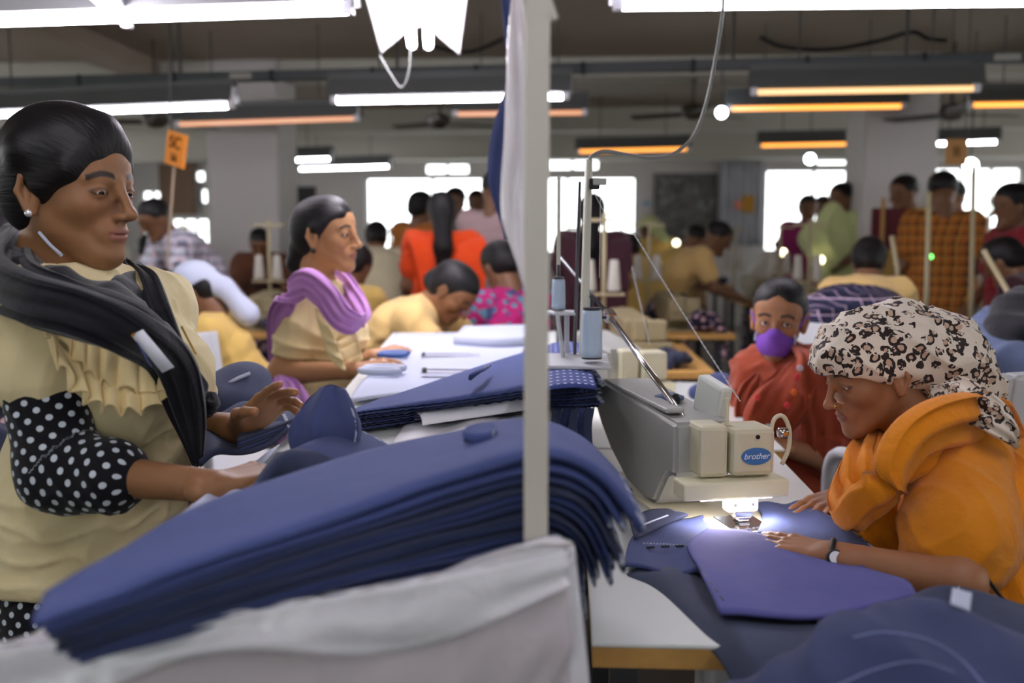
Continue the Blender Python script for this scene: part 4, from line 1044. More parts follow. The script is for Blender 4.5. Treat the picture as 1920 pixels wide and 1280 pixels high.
MB().tube([at(1048,330,2.37),at(1047,522,2.37)],.0045,8).build('rod',simple('ivory_paint',(1,1,1)),sp); q=at(1047,583,2.36); MB().box((q.x-.04,2.31,q.z-.007),(q.x+.04,2.41,q.z-.001),.002).build('shelf',m_plast,sp); MB().tube([(q.x+.02,2.36,q.z-.006),(q.x+.02,2.36,TS_)],.006,8).build('post',m_plast,sp)
def twist(name,A,B,sag,r,label):
    A=Vector(A);B=Vector(B); mb=MB()
    for ph in(0,PI):
        pts=[]
        for k in range(160):
            t=k/159; p=A.lerp(B,t)+Vector((0,0,-sag*math.sin(PI*t))); a=t*110+ph; pts.append(p+Vector((math.cos(a),0,math.sin(a)))*r)
        mb.tube(pts,r*.75,5)
    return tag(mb.build(name,simple('thread_white',(206,206,212),.5,.4,0,0),smooth=True),label,'thread')
twist('thread',at(1190,440,2.25),at(1388,752,1.98),.004,.0011,'twisted white thread running down to the machine from upper left')
twist('thread',at(1108,348,2.27),at(1190,440,2.25),.03,.0006,'fine thread from the post guide to the twisted thread')
twist('thread',at(1185,500,2.9),at(1218,645,2.85),.0,.0011,'short grey twisted thread above the second machine')
twist('thread',at(1126,360,2.27),at(1124,520,2.25),.0,.0005,'fine vertical thread right of the cream post')
# ------------------------------------------------------------------ cloth materials
m_yel_sh=fabric('pale_yellow_cotton',(232,218,172),(216,200,152),wr=.002); m_yel_ruf=fabric('yellow_ruffle',(240,220,168),(228,204,148),wr=.0015)
m_black_scarf=fabric('black_scarf_cloth',(30,30,38),(16,16,22),wr=.002,sheen=.25)
m_lilac=fabric('lilac_scarf_cloth',(196,142,200),(176,120,184),wr=.0015)
m_orange=fabric('orange_cotton',(228,142,20),(206,118,12),wr=.0045,ws=30); m_orange2=fabric('orange_kameez',(216,136,24),(190,112,14),wr=.0045,ws=26)
m_rust=fabric('rust_saree_cloth',(160,70,42),(130,50,30),wr=.002,ws=26)
m_brownblack=fabric('black_lace',(34,26,22))
def dots_mat():
    t=NT('polka_dots'); v=t.attr('pat'); s=(36,36,0)
    def lay(off):
        g=t.vmath('FRACTION',t.vmath('ADD',t.vmath('MULTIPLY',v,s),off)); return t.math('LESS_THAN',t.vmath('LENGTH',t.vmath('MULTIPLY',t.vmath('SUBTRACT',g,(.5,.5,0)),(1,1,0))),.165)
    m=t.math('MAXIMUM',lay((0,0,0)),lay((.5,.5,0))); t.base(t.mix(m,lin((16,16,22)),lin((196,206,214))),.8,.2,0,.1); t.bump(t.noise(26,4,dist=.6),.004,.5); return t.m
m_dots=dots_mat()
def leopard():
    t=NT('leopard_print'); v=t.map((1,1,1)); n=t.node('ShaderNodeTexNoise'); t.set(n,'Scale',30.0); t.l.new(v,n.inputs['Vector'])
    vv=t.vmath('ADD',v,t.vmath('MULTIPLY',t.vmath('SUBTRACT',n.outputs[1],(.5,.5,.5)),(.022,.022,.022)))
    vo=t.node('ShaderNodeTexVoronoi'); t.set(vo,'Scale',48.0); t.l.new(vv,vo.inputs['Vector']); d=vo.outputs[0]
    ring=t.math('MULTIPLY',t.math('GREATER_THAN',d,.27),t.math('LESS_THAN',d,.52)); br=t.math('GREATER_THAN',t.noise(85,2,v),.44)
    spot=t.math('MULTIPLY',ring,br); ins=t.math('LESS_THAN',d,.30)
    c=t.mix(t.math('MULTIPLY',ins,.75),lin((216,204,188)),lin((172,134,106))); c=t.mix(spot,c,lin((40,28,26)))
    t.base(c,.75,.25,0,.15); t.bump(t.noise(24,4,dist=.8),.006,.6); return t.m
m_leo=leopard()
def plaid(name,a,b,c,s=1.0,w='Object'):
    t=NT(name); v=t.coord(w); sp=t.node('ShaderNodeSeparateXYZ'); t.l.new(v,sp.inputs[0])
    def st(i,f,th): return t.math('LESS_THAN',t.math('FRACT',t.math('MULTIPLY',sp.outputs[i],f*s)),th)
    xy=t.math('ADD',sp.outputs[0],sp.outputs[1]); sx=t.math('LESS_THAN',t.math('FRACT',t.math('MULTIPLY',xy,18*s)),.4); sz=st(2,18,.4)
    c1=t.mix(t.math('MULTIPLY',t.math('ADD',sx,sz),.5),lin(a),lin(b)); th=t.math('MAXIMUM',t.math('LESS_THAN',t.math('FRACT',t.math('MULTIPLY',xy,18*s)),.08),st(2,18,.08)); c1=t.mix(th,c1,lin(c)); t.base(c1,.85,.2); return t.m
m_check=plaid('check_blue',(206,208,222),(60,66,96),(230,200,210)); m_ochre=plaid('check_orange',(168,98,40),(78,46,32),(206,150,74)); m_plaid=plaid('check_navy',(44,46,70),(28,28,46),(196,170,190),.9)
def floral(name,a,b,c,s=1.0):
    t=NT(name); n=t.noise(14*s,3); vo=t.node('ShaderNodeTexVoronoi'); t.set(vo,'Scale',16.0*s); t.l.new(t.coord(),vo.inputs['Vector'])
    col=t.mix(t.math('LESS_THAN',vo.outputs[0],.42),lin(a),lin(b)); col=t.mix(t.math('GREATER_THAN',n,.6),col,lin(c)); t.base(col,.85,.2); t.bump(t.noise(20,3),.006,.5); return t.m
m_flor=floral('floral_dark',(40,38,58),(206,168,172),(70,84,110)); m_mag=floral('floral_magenta',(172,34,104),(92,130,150),(60,70,110),1.6)
gold=simple('gold',(206,160,80),.25,.5,1.0,0); silver=simple('silver_stud',(232,234,238),.2,.6,.6,0)
def W_(x,y,d): return Vector(at(x,y,d))
def cyl_pat(a,b,r):
    a=np.array(a);b=np.array(b); t=(b-a)/np.linalg.norm(b-a); n=np.cross(t,[0,1,0]); n/=np.linalg.norm(n); m=np.cross(t,n)
    if m[1]>0: m=-m; n=-n
    def fn(V):
        q=V-a; return np.stack([q@t,np.arctan2(q@n,q@m)*r,np.zeros(len(V))],1)
    return {'pat':('FLOAT_VECTOR',fn)}
def arm_pat(a,b,c,r):
    A=cyl_pat(a,b,r)['pat'][1]; B=cyl_pat(b,c,r*.9)['pat'][1]; a,b,c=[np.array(x) for x in(a,b,c)]
    def fn(V):
        t=(V-b)@(((c-b)/np.linalg.norm(c-b))-((a-b)/np.linalg.norm(a-b)))>0
        return np.where(t[:,None],B(V)+np.array((.27,0,0)),A(V))
    return {'pat':('FLOAT_VECTOR',fn)}
def xz_pat(V): return np.stack([V[:,0],V[:,2],V[:,1]*0],1)
# ================================================================== woman at the left
HM=frame(W_(134,358,1.63),(.965,-.25,-.04),(-.02,0,1))@Matrix.Diagonal((1.07,1.07,1.07,1))
f=dict(pelvis=W_(165,1090,1.66),waist=W_(180,905,1.65),chest=W_(205,700,1.65),neck=W_(158,520,1.66),shR=W_(58,592,1.50),shL=W_(285,585,1.80),build=1.03)
f.update(elR=W_(112,882,1.46),wrR=W_(405,912,1.40),elL=W_(270,800,1.83),wrL=W_(452,800,1.70))
pz=f['pelvis']
f.update(hipR=pz+Vector((0,-.09,-.03)),hipL=pz+Vector((0,.09,-.03)),kneeR=Vector((pz.x+.03,pz.y-.09,.42)),kneeL=Vector((pz.x+.03,pz.y+.09,.42)),ankR=Vector((pz.x-.02,pz.y-.09,.075)),ankL=Vector((pz.x-.02,pz.y+.09,.075)))
f['handR']=dict(M=frame(f['wrR'],W_(500,885,1.47)-f['wrR'],(-.1,-.35,1)),s=1,curl=(.35,.38,.4,.45))
f['handL']=dict(M=frame(f['wrL'],W_(552,722,1.66)-f['wrL'],(-.45,.62,.65)),s=-1,curl=(.12,.22,.34,.45),spread=.12,thumb=(.012,.004))
P1=empty('person',(pz.x,pz.y,0),'woman in pale yellow ruffled shirt and black scarf standing at the left','person')
body_mesh(f,P1,HM,(146,104,70),closed=.5,slim=.97,lip=(150,92,84)); eyes(HM,P1,(1,-.15,-.45))
hp=hair_prims(HM,bun=[((-.098,.0,.020),(.050,.055,.055)),((-.125,0,.045),(.036,.045,.044))],part=False,vol=.005,front=-.013)
hp+=[mcone(HM,(.052,.0,.085),(-.02,-.066,.058),.030,.034,.02),mcone(HM,(.052,.0,.085),(-.02,.066,.058),.030,.034,.02)]+[mcone(HM,a_,b_,r1,r2,.022) for s_ in(1,-1) for a_,b_,r1,r2 in[((.060,s_*.030,.062),(.044,s_*.056,.034),.020,.015),((.044,s_*.056,.034),(.004,s_*.069,.004),.015,.014)]]+[ell((-.02,0,.070),(.085,.074,.066),.02,1,HM)]
sdfobj('hair',hp,.003,hair_mat(),P1,attrs=hair_attr(HM))
def mball(M,c,r,name,mat,root): MB().ball(M@Vector(c),r,8).build(name,mat,root,smooth=True)
mball(HM,(-.008,-.080,-.036),.0062,'earring',silver,P1)
# polka-dot undershirt sleeve
pr=arm_prims(f,'R',1.34,.018,(.047,.041),(.042,.034)); sdfobj('polka_sleeve',pr,.004,m_dots,P1,wr=(.006,[((20,0,60),1),((50,10,20),.6)],3),attrs=arm_pat(f['shR'],f['elR'],f['wrR'],.055))
# shirt
pr=torso_prims(f,.024)
w_=f['waist']; hem=W_(172,1040,1.66); sd=(f['shL']-f['shR']).normalized()
pr+=[cone(w_,hem,.110,.135,.05,1,(sd,1.35)), ell(tuple(W_(172,1105,1.66)),(.40,.40,.055),.004,-1)]
for s,tt in(('R',.36),('L',.5)): pr+=arm_prims(f,s,tt,.030,(.046,.044))
pr+=[cone(f['neck']+Vector((0,0,.05)),HM@Vector((-.03,0,-.08)),.050,.045,.004,-1)]
sdfobj('shirt',pr,.0045,m_yel_sh,P1,wr=(.007,[((10,4,45),1),((40,5,-20),.7),((8,50,14),.5)],8),it=2)
# hanging lower back of the shirt is a soft flare; trousers below
pr=leg_prims(f,.022)+[cone(f['pelvis']+Vector((0,0,.05)),f['pelvis'],.12,.125,.05,1,(sd,1.3))]
sdfobj('polka_trousers',pr,.007,m_dots,P1,wr=(.008,[((6,4,30),1)],2),attrs={'pat':('FLOAT_VECTOR',xz_pat)})
# ruffle across the chest
def ruffle(path,depth,name,mat,root,drop,seed=0,amp=.010,nw=16,th=.0035,grow=1.0):
    Pm=cat(path,10); out=cat(drop,10); n=len(Pm); L=np.concatenate([[0],np.cumsum(np.linalg.norm(np.diff(Pm,axis=0),axis=1))]); L/=L[-1]
    def fn(u,v):
        i=min(int(u*(n-1)),n-2); s=u*(n-1)-i; p=Pm[i]*(1-s)+Pm[i+1]*s; o=out[i]*(1-s)+out[i+1]*s; t=Pm[i+1]-Pm[i]; t/=np.linalg.norm(t)+1e-9
        ol=o/np.linalg.norm(o); nrm=np.cross(t,ol); nrm/=np.linalg.norm(nrm)+1e-9
        w=math.sin(u*nw*2*PI+seed+1.3*math.sin(u*11+seed)); e=math.sin(u*PI)**.35
        return tuple(p+o*v*e*(1+.10*w*v)+nrm*(amp*w*v**.8*e*grow+.004)+t*(.006*math.cos(u*nw*2*PI+seed)*v))
    return sheet(name,fn,170,14,th,mat,root)
ruffle([W_(62,560,1.42),W_(95,625,1.40),W_(165,680,1.42),W_(250,715,1.46),W_(318,722,1.50)],0,'ruffle',m_yel_ruf,P1,[(.035,-.02,-.02),(.030,-.025,-.045),(.012,-.02,-.055),(.008,-.015,-.050),(.015,-.01,-.040)],0,.010,9)
ruffle([W_(90,548,1.43),W_(140,590,1.42),W_(200,630,1.44),W_(265,668,1.47),W_(322,715,1.50)],0,'ruffle',m_yel_ruf,P1,[(.0,-.02,-.05),(.0,-.02,-.065),(.0,-.02,-.070),(.0,-.015,-.060),(.004,-.01,-.040)],2,.008,8)
# black scarf: around the neck and shoulders, two ends hanging in front
def rib(name,path,width,th,side,mat,root,nf=3,amp=.008,seed=0,n=8,seg=36):
    V,Q=ribbon([W_(*p) for p in path],width,th,side,nf,amp,n,seg,seed); return setmesh(name,V,Q,mat,root)
rib('scarf',[(35,420,1.80),(10,465,1.66),(0,525,1.46),(50,560,1.37),(150,590,1.35),(245,628,1.38),(318,680,1.48),(355,785,1.52),(372,872,1.55)],[.05,.09,.09,.08,.075,.075,.07,.075,.05],.030,[(0,.7,.7),(.3,0,1),(.2,-.3,1),(.25,-.2,1),(.4,0,1),(.8,0,.6),(1,0,.3),(1,0,.1),(1,0,0)],m_black_scarf,P1,4,.007,1)
rib('scarf',[(50,440,1.80),(50,515,1.48),(125,560,1.43),(210,585,1.45),(268,622,1.48),(318,685,1.51),(350,745,1.55),(392,760,1.55),(398,735,1.56)],[.06,.07,.06,.06,.07,.07,.06,.05,.02],.030,[(0,.6,.8),(.2,0,1),(.3,0,1),(.5,0,.9),(.8,0,.6),(1,0,.4),(1,0,.4),(.6,0,1),(.3,0,1)],m_black_scarf,P1,4,.007,5)
rib('scarf',[(235,490,1.74),(265,530,1.68),(290,600,1.62),(325,690,1.58),(372,745,1.57),(405,752,1.57)],[.03,.06,.07,.065,.05,.02],.028,[(1,0,0),(1,0,.2),(1,0,.3),(1,0,.4),(.7,0,.8),(.3,0,1)],m_black_scarf,P1,3,.007,9)
pr=[cone(W_(5,530,1.56),W_(100,560,1.50),.058,.044,.04),cone(W_(100,560,1.50),W_(205,585,1.54),.042,.036,.03),cone(W_(5,530,1.60),W_(40,465,1.78),.055,.05,.04),cone(W_(205,585,1.56),W_(250,520,1.75),.034,.03,.03),cone(W_(205,585,1.53),W_(290,650,1.55),.04,.04,.03)]
sdfobj('scarf',pr,.005,m_black_scarf,P1,wr=(.008,[((14,8,50),1),((30,0,-50),.6)],4))
MB().tube(cat([W_(74,436,1.57),W_(95,460,1.545),W_(115,478,1.52)],6).tolist(),.0028,8).build('collar_edge',m_white,P1)
# identity card and chain
def cardf(u,v): 
    a=W_(246,628,1.36);b=W_(262,620,1.36);c=W_(306,700,1.37); return tuple(a+(b-a)*1.35*u+(c-a)*v*.98)
cd=sheet('identity_card',cardf,3,3,.002,simple('card_white',(214,216,224),.4,.4,0,.02),P1)
MB().tube(cat([W_(232,596,1.38),W_(240,612,1.37),W_(250,628,1.358)],5).tolist(),.0035,8).build('lanyard_clip',gold,P1)
for i in range(3):
    a=W_(256+i*9,640+i*16,1.3575); b=W_(266+i*9,655+i*16,1.3575); MB().tube([a,(a+b)/2,b],.0009,5).build('printed_line',simple('print_blue',(70,84,140),.7,.2,0,0),P1)
MB().tube(cat([W_(340,612,1.49),W_(355,640,1.50),W_(368,664,1.51)],5).tolist(),.0016,6).build('gold_piping',gold,P1)
# ================================================================== second woman
HM2=frame(W_(613,441,3.08),(.965,-.25,.02),(-.03,0,1))
f=dict(pelvis=W_(600,800,3.10),waist=W_(604,720,3.10),chest=W_(608,622,3.10),neck=W_(600,528,3.10),shR=W_(583,566,2.99),shL=W_(632,562,3.22),build=.80)
f.update(elR=W_(525,700,2.93),wrR=W_(668,694,2.85),elL=W_(640,690,3.30),wrL=W_(700,668,3.10)); pz=f['pelvis']
f.update(hipR=pz+Vector((0,-.08,-.03)),hipL=pz+Vector((0,.08,-.03)),kneeR=Vector((pz.x+.02,pz.y-.08,.40)),kneeL=Vector((pz.x+.02,pz.y+.08,.40)),ankR=Vector((pz.x-.02,pz.y-.08,.075)),ankL=Vector((pz.x-.02,pz.y+.08,.075)))
f['handR']=dict(M=frame(f['wrR'],W_(722,684,2.82)-f['wrR']+Vector((0,0,.0)),(-.1,-.4,1)),s=1,curl=(.3,.32,.35,.4))
f['handL']=dict(M=frame(f['wrL'],W_(752,655,3.12)-f['wrL'],(.2,-.3,1)),s=-1,curl=(.4,.4,.42,.45))
P2=empty('person',(pz.x,pz.y,0),'woman in yellow blouse with lilac scarf working at the helper table','person')
body_mesh(f,P2,HM2,(178,130,90),closed=.25,slim=.92,lip=(150,88,76),h=.009,hh=.0026,hd=.0028); eyes(HM2,P2,(1,-.05,-.2))
hp=hair_prims(HM2,bun=[((-.090,0,-.045),(.042,.047,.048)),((-.108,0,-.085),(.036,.042,.038))],part=False,vol=.002)+[mcone(HM2,(.066,-.035,.062),(.0,-.074,.022),.014,.016,.015)]
sdfobj('hair',hp,.004,hair_mat(),P2,attrs=hair_attr(HM2)); mball(HM2,(-.006,-.079,-.046),.009,'earring',simple('bronze',(70,56,44),.3,.5,.6),P2)
pr=torso_prims(f,.014)+arm_prims(f,'R',.58,.020,(.042,.040))+arm_prims(f,'L',.58,.020,(.042,.040))+[cone(f['waist'],f['pelvis'],.092,.108,.05,1,(Vector((0,1,0)),1.35)),cone(f['neck']+Vector((0,0,.03)),HM2@Vector((-.02,0,-.09)),.045,.042,.004,-1)]
sdfobj('blouse',pr,.006,m_yel_ruf,P2,wr=(.009,[((14,4,48),1),((45,5,-20),.7)],5),it=2)
ruffle([W_(592,575,2.86),W_(602,620,2.83),W_(618,668,2.80),W_(640,690,2.79)],0,'ruffle',m_yel_ruf,P2,[(.03,-.02,-.01),(.045,-.02,-.015),(.05,-.02,-.02),(.03,-.01,-.01)],1,.010,5)
ruffle([W_(655,600,2.98),W_(672,640,2.94),W_(680,672,2.90)],0,'ruffle',m_yel_ruf,P2,[(-.05,-.02,-.02),(-.06,-.02,-.03),(-.05,-.02,-.03)],2,.009,4)
sdfobj('skirt',[cone(f['pelvis'],Vector((f['pelvis'].x,f['pelvis'].y,.10)),.13,.20,.03,1,(Vector((0,1,0)),1.2))],.01,m_flor,P2,wr=(.02,[((40,30,0),1)],1))
rib('scarf',[(517,735,3.02),(515,650,2.98),(530,580,2.92),(568,530,2.86),(610,555,2.82),(640,595,2.80),(668,605,2.84),(682,590,2.92)],[.05,.06,.075,.085,.08,.075,.07,.04],.028,[(1,-.3,0),(1,-.3,0),(.8,-.3,.5),(.3,-.2,1),(.5,0,1),(.6,0,1),(.3,0,1),(0,0,1)],m_lilac,P2,4,.007,3)
rib('scarf',[(585,520,3.16),(610,515,3.28),(642,520,3.18),(664,555,3.06),(678,590,2.96),(680,612,2.92)],[.04,.05,.05,.06,.06,.03],.028,[(0,.3,1),(.2,0,1),(.6,0,.8),(.9,0,.5),(1,0,.2),(1,0,0)],m_lilac,P2,3,.007,6)
rib('scarf',[(520,700,2.90),(540,745,2.82),(550,790,2.80),(545,860,2.80)],[.05,.11,.14,.14],.02,[(1,-.3,0)]*4,m_lilac,P2,4,.008,8)
# ================================================================== masked woman
HM3=frame(W_(1460,598,3.02),(-.30,-.94,-.10),(.05,-.05,1))
f=dict(pelvis=W_(1540,935,3.12),waist=W_(1520,850,3.10),chest=W_(1495,755,3.07),neck=W_(1474,672,3.07),shR=W_(1428,700,3.18),shL=W_(1530,708,2.96),build=.95)
f.update(elL=W_(1555,862,2.86),wrL=W_(1462,836,2.80),elR=W_(1420,830,3.2),wrR=W_(1370,800,3.0)); pz=f['pelvis']
f['shR']=W_(1425,702,3.14)
f.update(hipR=pz+Vector((0,.08,.0)),hipL=pz+Vector((0,-.08,.0)),kneeR=Vector((pz.x-.36,pz.y+.10,.50)),kneeL=Vector((pz.x-.36,pz.y-.10,.50)),ankR=Vector((pz.x-.40,pz.y+.10,.08)),ankL=Vector((pz.x-.40,pz.y-.10,.08)))
f['handL']=dict(M=frame(f['wrL'],W_(1405,820,2.86)-f['wrL'],(0,-.2,1)),s=-1,curl=(.4,.4,.42,.45))
P3=empty('person',(pz.x,pz.y,0),'woman in rust red saree with a purple face mask looking at the camera','person')
body_mesh(f,P3,HM3,(158,110,78),slim=.94,h=.009,hh=.0024,hd=.0028); eyes(HM3,P3,(1,.22,.06))
hp=hair_prims(HM3,bun=[((-.09,0,-.03),(.035,.05,.04))],part=True,vol=.003,vee=True)
sdfobj('hair',hp,.004,hair_mat(),P3,attrs=hair_attr(HM3))
MB().tube(cat([tuple(HM3@Vector(p)) for p in[(.066,0,.101),(.045,0,.114),(.02,0,.1225),(-.03,0,.124)]],6).tolist(),.0014,6).build('hair_parting',simple('scalp',(96,72,60),.7),P3)
pr=[ell((.046,0,-.062),(.0595,.0565,.050),.010,1,HM3),mcone(HM3,(.103,0,-.030),(.088,0,-.060),.022,.020,.02),ell((.0,0,-.062),(.050,.10,.10),.006,-1,HM3),ell((.06,0,.034),(.10,.10,.048),.004,-1,HM3)]
sdfobj('face_mask',pr,.0025,simple('purple_mask',(118,72,172),.8,.2,0,.06,20),P3)
for s in(1,-1):
    MB().tube(cat([tuple(HM3@Vector(p)) for p in[(.052,s*.055,-.022),(.03,s*.066,-.010),(.002,s*.078,.010),(-.016,s*.086,.012)]],6).tolist(),.0028,6).build('mask_strap',simple('purple_strap',(126,82,176),.8),P3)
    MB().tube([HM3@Vector((.066,s*.0535,-.030)),HM3@Vector((.060,s*.0575,-.045)),HM3@Vector((.058,s*.057,-.060))],.004,6).build('mask_trim',m_white,P3)
pr=torso_prims(f,.030)+arm_prims(f,'L',.72,.035,(.052,.055))+arm_prims(f,'R',1.0,.035,(.052,.05))+[cone(f['neck']+Vector((-.02,-.02,.03)),HM3@Vector((.0,0,-.09)),.05,.05,.01,-1),cone(f['waist'],pz,.13,.15,.05)]
for s in 'LR': pr.append(cone(f['hip'+s],f['knee'+s],.12,.10,.06))
sdfobj('saree',pr,.007,m_rust,P3,wr=(.018,[((26,26,40),1),((50,20,-20),.7),((10,40,60),.5)],9))
rib('saree_drape',[(1560,640,3.10),(1530,660,2.92),(1490,720,2.84),(1440,790,2.82),(1405,840,2.86)],[.09,.13,.15,.15,.10],.03,[(1,0,.6),(1,0,.8),(1,0,.7),(1,0,.5),(1,0,.3)],m_rust,P3,5,.010,3)
rib('saree_drape',[(1490,650,2.95),(1540,690,2.82),(1555,770,2.80),(1552,850,2.84),(1570,900,2.90)],[.08,.15,.16,.13,.10],.03,[(1,0,-.3),(1,0,-.2),(1,0,0),(1,0,0),(1,0,0)],m_rust,P3,4,.010,7)
rib('saree_drape',[(1420,700,3.0),(1405,760,2.95),(1410,830,2.95)],[.06,.09,.08],.03,[(1,0,0)]*3,m_rust,P3,3,.008,8)
for (x,y,c) in[(1494,707,(196,54,60)),(1500,690,(190,180,190)),(1489,735,(226,110,50)),(1420,745,(200,60,60)),(1440,800,(200,190,196)),(1530,675,(190,190,196)),(1476,760,(196,54,60)),(1520,745,(226,110,50))]:
    MB().ball(W_(x,y,2.785),(.009,.004,.010),6).build('flower_print',simple('flower%d'%(c[0]*7+c[1]),c,.8),P3,smooth=True)
# ================================================================== woman in orange with leopard scarf
HM4=frame(W_(1640,702,1.93),(-.93,-.20,-.24),(-.22,0,1))@Matrix.Diagonal((.95,.95,.95,1))
f=dict(pelvis=W_(2010,1230,1.88),waist=W_(1950,1060,1.88),chest=W_(1845,925,1.88),neck=W_(1760,812,1.90),shL=W_(1800,872,1.73),shR=W_(1730,838,2.06),build=1.05)
f.update(elL=W_(1798,1092,1.50),wrL=W_(1556,1042,1.555),elR=W_(1655,862,2.10),wrR=W_(1583,930,1.93)); pz=f['pelvis']
f.update(hipR=pz+Vector((0,.09,0)),hipL=pz+Vector((0,-.09,0)),kneeR=Vector((pz.x-.38,pz.y+.12,.50)),kneeL=Vector((pz.x-.38,pz.y-.12,.50)),ankR=Vector((pz.x-.40,pz.y+.12,.08)),ankL=Vector((pz.x-.40,pz.y-.12,.08)))
f['handL']=dict(M=frame(f['wrL'],W_(1405,1008,1.665)-f['wrL'],(.05,-.25,1)),s=-1,curl=(.06,.05,.06,.08),spread=.035,thumb=(.0,-.006))
f['handR']=dict(M=frame(f['wrR'],W_(1450,985,1.80)-f['wrR'],(-.1,-.35,1)),s=1,curl=(.10,.10,.10,.14),spread=.09)
P4=empty('person',(pz.x,pz.y,0),'woman in orange with leopard print headscarf guiding denim under the machine','person')
body_mesh(f,P4,HM4,(150,102,70),closed=.75,lip=(128,70,66)); eyes(HM4,P4,(1,0,-.5))
mball(HM4,(.1035,.0165,-.036),.0036,'nose_stud',gold,P4)
S=lambda c,r,k=.02,op=1: ell(c,r,k,op,HM4); K=lambda a,b,ra,rb,k=.02: mcone(HM4,a,b,ra,rb,k)
sp_=[S((-.012,0,.045),(.112,.086,.090)),S((.040,0,.058),(.070,.074,.062),.03),K((-.075,0,.040),(-.150,0,.000),.082,.075,.04),K((-.150,0,.0),(-.185,-.01,-.075),.072,.070,.04),K((-.185,-.01,-.08),(-.190,-.03,-.135),.062,.045,.03),
     S((.085,0,-.058),(.105,.12,.092),.006,-1),S((.0,.09,-.055),(.062,.05,.058),.008,-1),S((.0,-.09,-.055),(.062,.05,.058),.008,-1),S((-.02,0,-.14),(.10,.10,.085),.01,-1)]
sdfobj('headscarf',sp_,.0032,m_leo,P4,wr=(.0075,[((20,20,52),1),((46,10,30),.8),((15,50,15),.5)],12),it=1)
rib('headscarf_tail',[(1745,735,1.80),(1800,748,1.70),(1850,772,1.64),(1882,802,1.62),(1905,838,1.64)],[.07,.075,.06,.045,.02],.02,[(.2,0,1),(.3,0,1),(.5,0,1),(.7,0,1),(.8,0,1)],m_leo,P4,3,.006,4)
pr=torso_prims(f,.026,wc=1)+arm_prims(f,'L',.66,.034,(.052,.058))+arm_prims(f,'R',.6,.026,(.050,.050))+[cone(f['neck']+Vector((-.03,0,.04)),HM4@Vector((-.02,0,-.09)),.05,.045,.006,-1),cone(f['waist'],f['pelvis'],.12,.14,.05)]
sdfobj('kameez',pr,.0048,m_orange2,P4,wr=(.008,[((30,10,40),1),((50,10,-30),.8)],6),it=2)
for s in 'LR': pass
sdfobj('trousers',leg_prims(f,.025),.010,m_rust,P4)
# orange dupatta
rib('scarf',[(1950,900,1.95),(1905,850,1.86),(1850,822,1.74),(1780,818,1.66),(1710,845,1.62),(1650,915,1.62),(1612,955,1.66),(1600,930,1.76),(1608,870,1.88),(1640,805,1.98)],[.10,.13,.15,.16,.15,.12,.09,.09,.09,.06],.045,[(-.3,0,1),(-.3,-.2,1),(0,-.4,1),(.15,-.4,1),(.45,-.2,1),(.6,-.1,.8),(.9,0,.4),(1,0,.1),(1,0,0),(1,0,-.3)],m_orange,P4,4,.010,2,10,44)
rib('scarf',[(1700,790,2.02),(1660,830,1.92),(1640,880,1.80),(1650,960,1.74),(1680,1020,1.74),(1720,1050,1.78)],[.06,.10,.13,.14,.13,.08],.04,[(1,0,.2),(1,0,.2),(1,0,.2),(1,0,.3),(1,0,.6),(.8,0,1)],m_orange,P4,4,.010,5,10,40)
rib('scarf',[(1840,830,1.80),(1870,880,1.68),(1885,960,1.62),(1890,1050,1.58),(1915,1130,1.56),(1960,1200,1.56)],[.10,.12,.12,.12,.13,.12],.03,[(1,-.3,.3),(1,-.2,.2),(1,-.2,.2),(1,-.1,.3),(1,0,.5),(1,0,.6)],m_orange,P4,4,.009,7,10,40)
rib('scarf',[(1660,800,1.98),(1720,880,1.78),(1740,960,1.72),(1740,1020,1.74)],[.08,.14,.16,.10],.04,[(1,0,0),(1,0,0),(1,0,0),(1,0,0)],m_orange,P4,3,.009,9,10,40)
MB().tube(cat([W_(1735,1000,1.60),W_(1765,1000,1.555),W_(1800,1020,1.53),(W_(1835,1062,1.50)),W_(1870,1110,1.49),W_(1905,1150,1.49)],8).tolist(),.0028,6).build('dark_hem',m_brownblack,P4,smooth=True)
# wrist watch on her near arm
wt=empty('wrist_watch',W_(1556,1042,1.53),'small dark wrist watch with white dial on the orange woman\'s wrist','watch')
wf=frame(f['wrL'],f['wrL']-f['elL'],(0,0,1))@Matrix.Translation((-.002,0,0))
pts=[wf@Vector((0,.0295*math.cos(a),.0255*math.sin(a))) for a in [k*2*PI/28 for k in range(29)]]
MB().tube(pts,.0045,8,False).build('strap',m_blk,wt,smooth=True)
wd=(W_(1553,1040,1.0)-W_(1553,1040,1.555)).normalized(); cM=Matrix.Translation(f['wrL']+Vector((0,-.0265,.006)))@frame((0,0,0),(-.9,-.1,0),(0,-1,.35))
MB().lathe([(.0125,0),(.0135,.002),(.0125,.005)],(0,0,0),24,cM).build('case',m_blk,wt,smooth=False); MB().lathe([(.0098,.005),(.0098,.0058)],(0,0,0),24,cM).build('dial',simple('dial_white',(226,226,232),.2,.5,0,0),wt)
